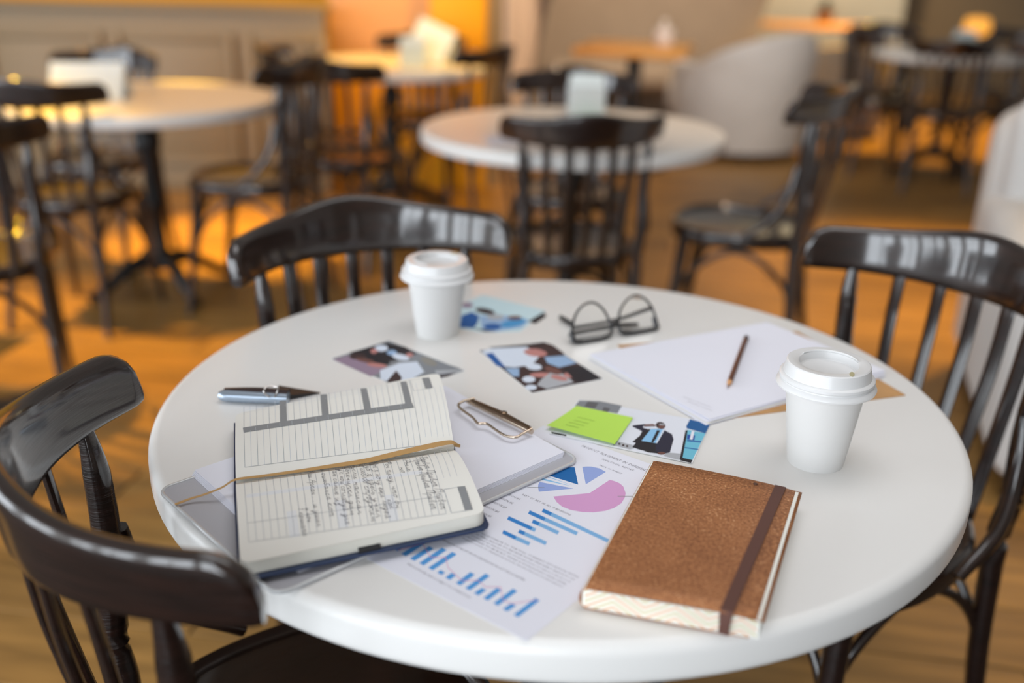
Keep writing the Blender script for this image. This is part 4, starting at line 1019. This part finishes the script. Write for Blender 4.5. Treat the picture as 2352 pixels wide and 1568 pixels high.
def c7(x, y): return (1000 + x / 3.36, 860 + y / 3.36)
mq = [(1330, 917), (1633, 969), (1590, 1064), (1262, 996)]
# grey photo under the note
gq = [(1338, 917), (1430, 930), (1418, 948), (1320, 942)]
MZ = Z + .0012
ph = photo_quad('colour photograph of a man in a dark suit on the phone, below the green note', mq, z=MZ)
pol = [(inset(mq, .015), flat('photo_bright', (226, 230, 240)))]
for p, m in (([(1110, 200), (1270, 205), (1440, 240), (1405, 300), (1075, 245)], GY), ([(1180, 205), (1260, 220), (1230, 262), (1150, 245)], flat('photo_darkgrey', (95, 95, 98))), ([(1300, 250), (1350, 262), (1330, 292), (1285, 285)], flat('photo_darkgrey2', (95, 95, 98))),
             ([(893, 440), (1010, 464), (1010, 476), (900, 456)], BK),
             ([(1375, 525), (1395, 512), (1530, 545), (1535, 570), (1500, 578), (1370, 545)], LG), (blob(1420, 535, 10, 8), DK), (blob(1450, 545, 10, 8), DK), (blob(1480, 552, 10, 8), DK),
             ([(1785, 600), (1890, 610), (1885, 660), (1760, 628)], LG),
             ([(1965, 345), (2120, 382), (2085, 455), (1940, 415), (1935, 400)], flat('photo_petrol', (20, 90, 150))), ([(1945, 425), (2085, 455), (1972, 682), (1890, 655)], flat('photo_teal', (110, 190, 215))), ([(1930, 430), (1948, 430), (1905, 655), (1885, 655)], BK), ([(1900, 640), (1985, 660), (1972, 682), (1890, 662)], BK),
             ([(1945, 462), (2005, 470), (1998, 508), (1940, 500)], flat('photo_royal', (30, 80, 170))), ([(1942, 505), (2055, 515), (2050, 525), (1938, 515)], BLU), ([(1925, 560), (2030, 575), (2028, 582), (1923, 567)], BLU),
             # man: trousers, jacket, shirt, tie, arm, head
             ([(1520, 560), (1560, 510), (1690, 525), (1760, 560), (1740, 612), (1640, 600), (1600, 585), (1570, 578)], BK),
             ([(1520, 520), (1580, 470), (1600, 425), (1660, 420), (1640, 470), (1600, 510), (1560, 530)], BK), ([(1760, 425), (1825, 460), (1838, 500), (1810, 600), (1760, 612), (1700, 590), (1700, 530), (1740, 470)], flat('photo_navy', (34, 34, 56))),
             ([(1665, 420), (1765, 418), (1760, 440), (1705, 530), (1590, 512), (1640, 450)], flat('photo_shirt', (140, 195, 235))),
             ([(1710, 430), (1735, 432), (1700, 500), (1680, 525), (1665, 520)], BK), ([(1758, 420), (1772, 424), (1712, 530), (1700, 528)], WT),
             ([(1518, 400), (1530, 392), (1620, 382), (1625, 392), (1600, 402), (1605, 412), (1635, 420), (1600, 440)], flat('photo_navy2', (34, 34, 56))), ([(1620, 384), (1680, 382), (1705, 392), (1690, 402), (1610, 402)], BR), ([(1612, 402), (1690, 400), (1685, 415), (1625, 414)], WT),
             (blob(1738, 393, 38, 27, .2), DK), (blob(1745, 405, 26, 17), BR), ([(1728, 380), (1768, 384), (1766, 394), (1726, 390)], LG), (blob(1745, 608, 30, 11), BR)):
    pol.append(([c7(*a) for a in p], m))
decal('printed_image', pol, MZ, ph)
text_mesh([('1', c7(1962, 500), c7(1984, 503), MZ + .0008, 1.0)], 'lettering', ph, PAPER)
# sticky note
NZ = MZ + .0012
nq = [at(*q, NZ) for q in ((1324, 932), (1454, 959), (1412, 1022), (1256, 983))]
v, f = [], []; n = 10
for lay in (0, .00035):
    for j in range(n + 1):
        for i in range(n + 1):
            u, w_ = i / n, j / n
            p = nq[0] * (1 - u) * (1 - w_) + nq[1] * u * (1 - w_) + nq[2] * u * w_ + nq[3] * (1 - u) * w_; p = p.copy(); p[2] += .0035 * w_ ** 2 * (1 - .6 * u) + lay; v.append(p)
m_ = (n + 1) ** 2
for j in range(n):
    for i in range(n): a = j * (n + 1) + i; f.append((a, a + 1, a + n + 2, a + n + 1)); f.append((m_ + a, m_ + a + n + 1, m_ + a + n + 2, m_ + a + 1))
for i in range(n):
    a = i; f.append((a, a + 1, m_ + a + 1, m_ + a)); a = n * (n + 1) + i; f.append((a, a + 1, m_ + a + 1, m_ + a))
    a = i * (n + 1); f.append((a, a + n + 1, m_ + a + n + 1, m_ + a)); a += n; f.append((a, a + n + 1, m_ + a + n + 1, m_ + a))
sn_ = mesh_obj('sticky_note', v, f, mat('lime_note_paper', srgb(188, 230, 92), .7), auto=60)
tag(sn_, 'lime green sticky note on the photograph of the suited man', 'note')
SN = lambda u, w_: (lambda p: p + np.array([0, 0, .0035 * w_ ** 2 * (1 - .6 * u) + .0001]))(nq[0] * (1 - u) * (1 - w_) + nq[1] * u * (1 - w_) + nq[2] * u * w_ + nq[3] * (1 - u) * w_)
JN = Join()
for row, (wv, u0, u1) in enumerate(((.42, .22, .50), (.56, .22, .46), (.68, .20, .44), (.80, .20, .40))):
    pts = []
    for k in range(26): t_ = k / 25; pts.append((u0 + (u1 - u0) * t_ + .01 * math.sin(k * 2.2), wv + .022 * math.sin(k * 1.9 + row) * (1 + .4 * math.sin(k))))
    JN.add(surf_strip(SN, pts, .0004, .0006))
JN.build('pen_writing', mat('faded_green_ink', srgb(130, 165, 70), .7), sn_)

# --- spectacles
BLKP = mat('black_acetate', (.010, .010, .012), .16, coat=.6)
sp = thing('spectacles', 'black framed spectacles lying folded near the far table rim', 'glasses', (0, 0, 0))
gA, gB = at(1318, 786, Z + .004), at(1509, 753, Z + .004)      # outer brow ends resting on the table
gx = (gB - gA) / np.linalg.norm(gB - gA); GWD = np.linalg.norm(gB - gA); gb = np.array([-gx[1], gx[0], 0]); gu = np.array([0, 0, 1]) * .90 + gb * .44; gu /= np.linalg.norm(gu)
def G(x, y, dpt=0): return gA + gx * x * GWD + gu * y + gb * dpt
rims = ([(0.0, .002), (.015, .020), (.08, .038), (.19, .050), (.31, .051), (.41, .038), (.455, .016), (.44, .004), (.33, -.001), (.2, -.0015), (.08, -.001)],
        [(.55, .016), (.60, .034), (.71, .048), (.83, .052), (.94, .042), (1.0, .022), (1.0, .002), (.92, -.001), (.8, -.0015), (.67, -.001), (.56, .004)])
for rm in rims:
    pts = smooth_pts([G(*p) for p in rm] + [G(*rm[0])], 5)[:-1]
    rr_ = [.0018 + .0026 * math.exp(-max(0, (p - gA) @ gu) / .007) for p in pts]
    v, f = tube_data(pts, rr_, ns=8, closed=True, up=tuple(gb)); mesh_obj('rim', v, f, BLKP, sp, auto=60)
    n = len(pts); cen = sum(pts) / n
    v = [p for p in pts] + [p + gb * .0012 for p in pts]; f = [tuple(range(n)), tuple(range(n, 2 * n))]
    mesh_obj('lens', v, f, mat('lens_glass', (.98, .99, 1), .02, trans=1, ior=1.15, spec=.5), sp, smooth=False)
tube('bridge', smooth_pts([G(.44, .012), G(.50, .020), G(.56, .012)], 5), .0026, BLKP, sp, ns=8)
# temples folded behind the front
T1 = smooth_pts([G(.005, .006, .002), G(.03, .007, .012), G(.3, .006, .018), G(.7, .005, .020), G(.93, .0, .026)], 5)
tube('temple', T1, [.0035, .003, .0028, .0035, .0032], BLKP, sp, ns=8)
T2 = smooth_pts([G(.99, .030, .001), G(.96, .024, .012), G(.7, .010, .030), G(.3, .003, .046), at(1322, 748, Z + .005), at(1287, 728, Z + .006)], 5)
tube('temple', T2, [.0035, .003, .0026, .003, .004, .0034], BLKP, sp, ns=8)
for x in (.0, 1.0): tube('hinge_block', [G(x, .0, 0), G(x, .016, .002)], [.0046, .003], BLKP, sp, ns=8)

# --- marker pen and binder clip behind the planner
mk = thing('marker', 'flat silver-grey marker with a dark reflection modelled along its top, lying behind the planner corner', 'marker', (0, 0, 0))
ma, mb = at(504, 907, Z + .008), at(662, 914, Z + .008)
tube('barrel', smooth_pts([ma, (ma * .9 + mb * .1), (ma + mb) / 2, mb], 5), [.0055, .0088, .009, .0085], mat('silver_blue_metal', (.42, .50, .60), .25, metal=.7), mk, ns=20, flat=.85)
tube('top_reflection', smooth_pts([ma * .93 + mb * .07 + np.array([0, .003, .005]), (ma + mb) / 2 + np.array([0, .004, .0062]), mb + np.array([0, .003, .0062])], 4), [.0058, .0068, .0066], mat('dark_reflection_brown', (.035, .022, .022), .2), mk, ns=14, flat=.5)  # dark reflection on the barrel, modelled as a brown strip
bc = thing('binder_clip', 'black binder clip with a wire loop beside the silver marker', 'clip', (0, 0, 0))
q0, q1_, q2, q3 = at(640, 893, Z + .004), at(735, 899, Z + .003), at(728, 905, Z + .003), at(640, 918, Z + .004)
v = [(*q0[:2], Z + .0005), (*q1_[:2], Z + .0005), (*q3[:2], Z + .0005), (*q0[:2], Z + .009), (*q1_[:2], Z + .002), (*q3[:2], Z + .009)]
mesh_obj('clip_body', v, [(0, 1, 2), (3, 4, 5), (0, 1, 4, 3), (1, 2, 5, 4), (2, 0, 3, 5)], mat('black_steel', (.015, .014, .016), .3), bc, smooth=False)
lw = smooth_pts([at(618, 912, Z + .012), at(606, 900, Z + .020), at(612, 889, Z + .024), at(626, 887, Z + .024), at(637, 891, Z + .022), at(636, 902, Z + .016), at(630, 912, Z + .012)], 5)
tube('wire_loop', lw, .0011, mat('chrome_wire', (.75, .72, .70), .15, metal=1), bc, ns=8)
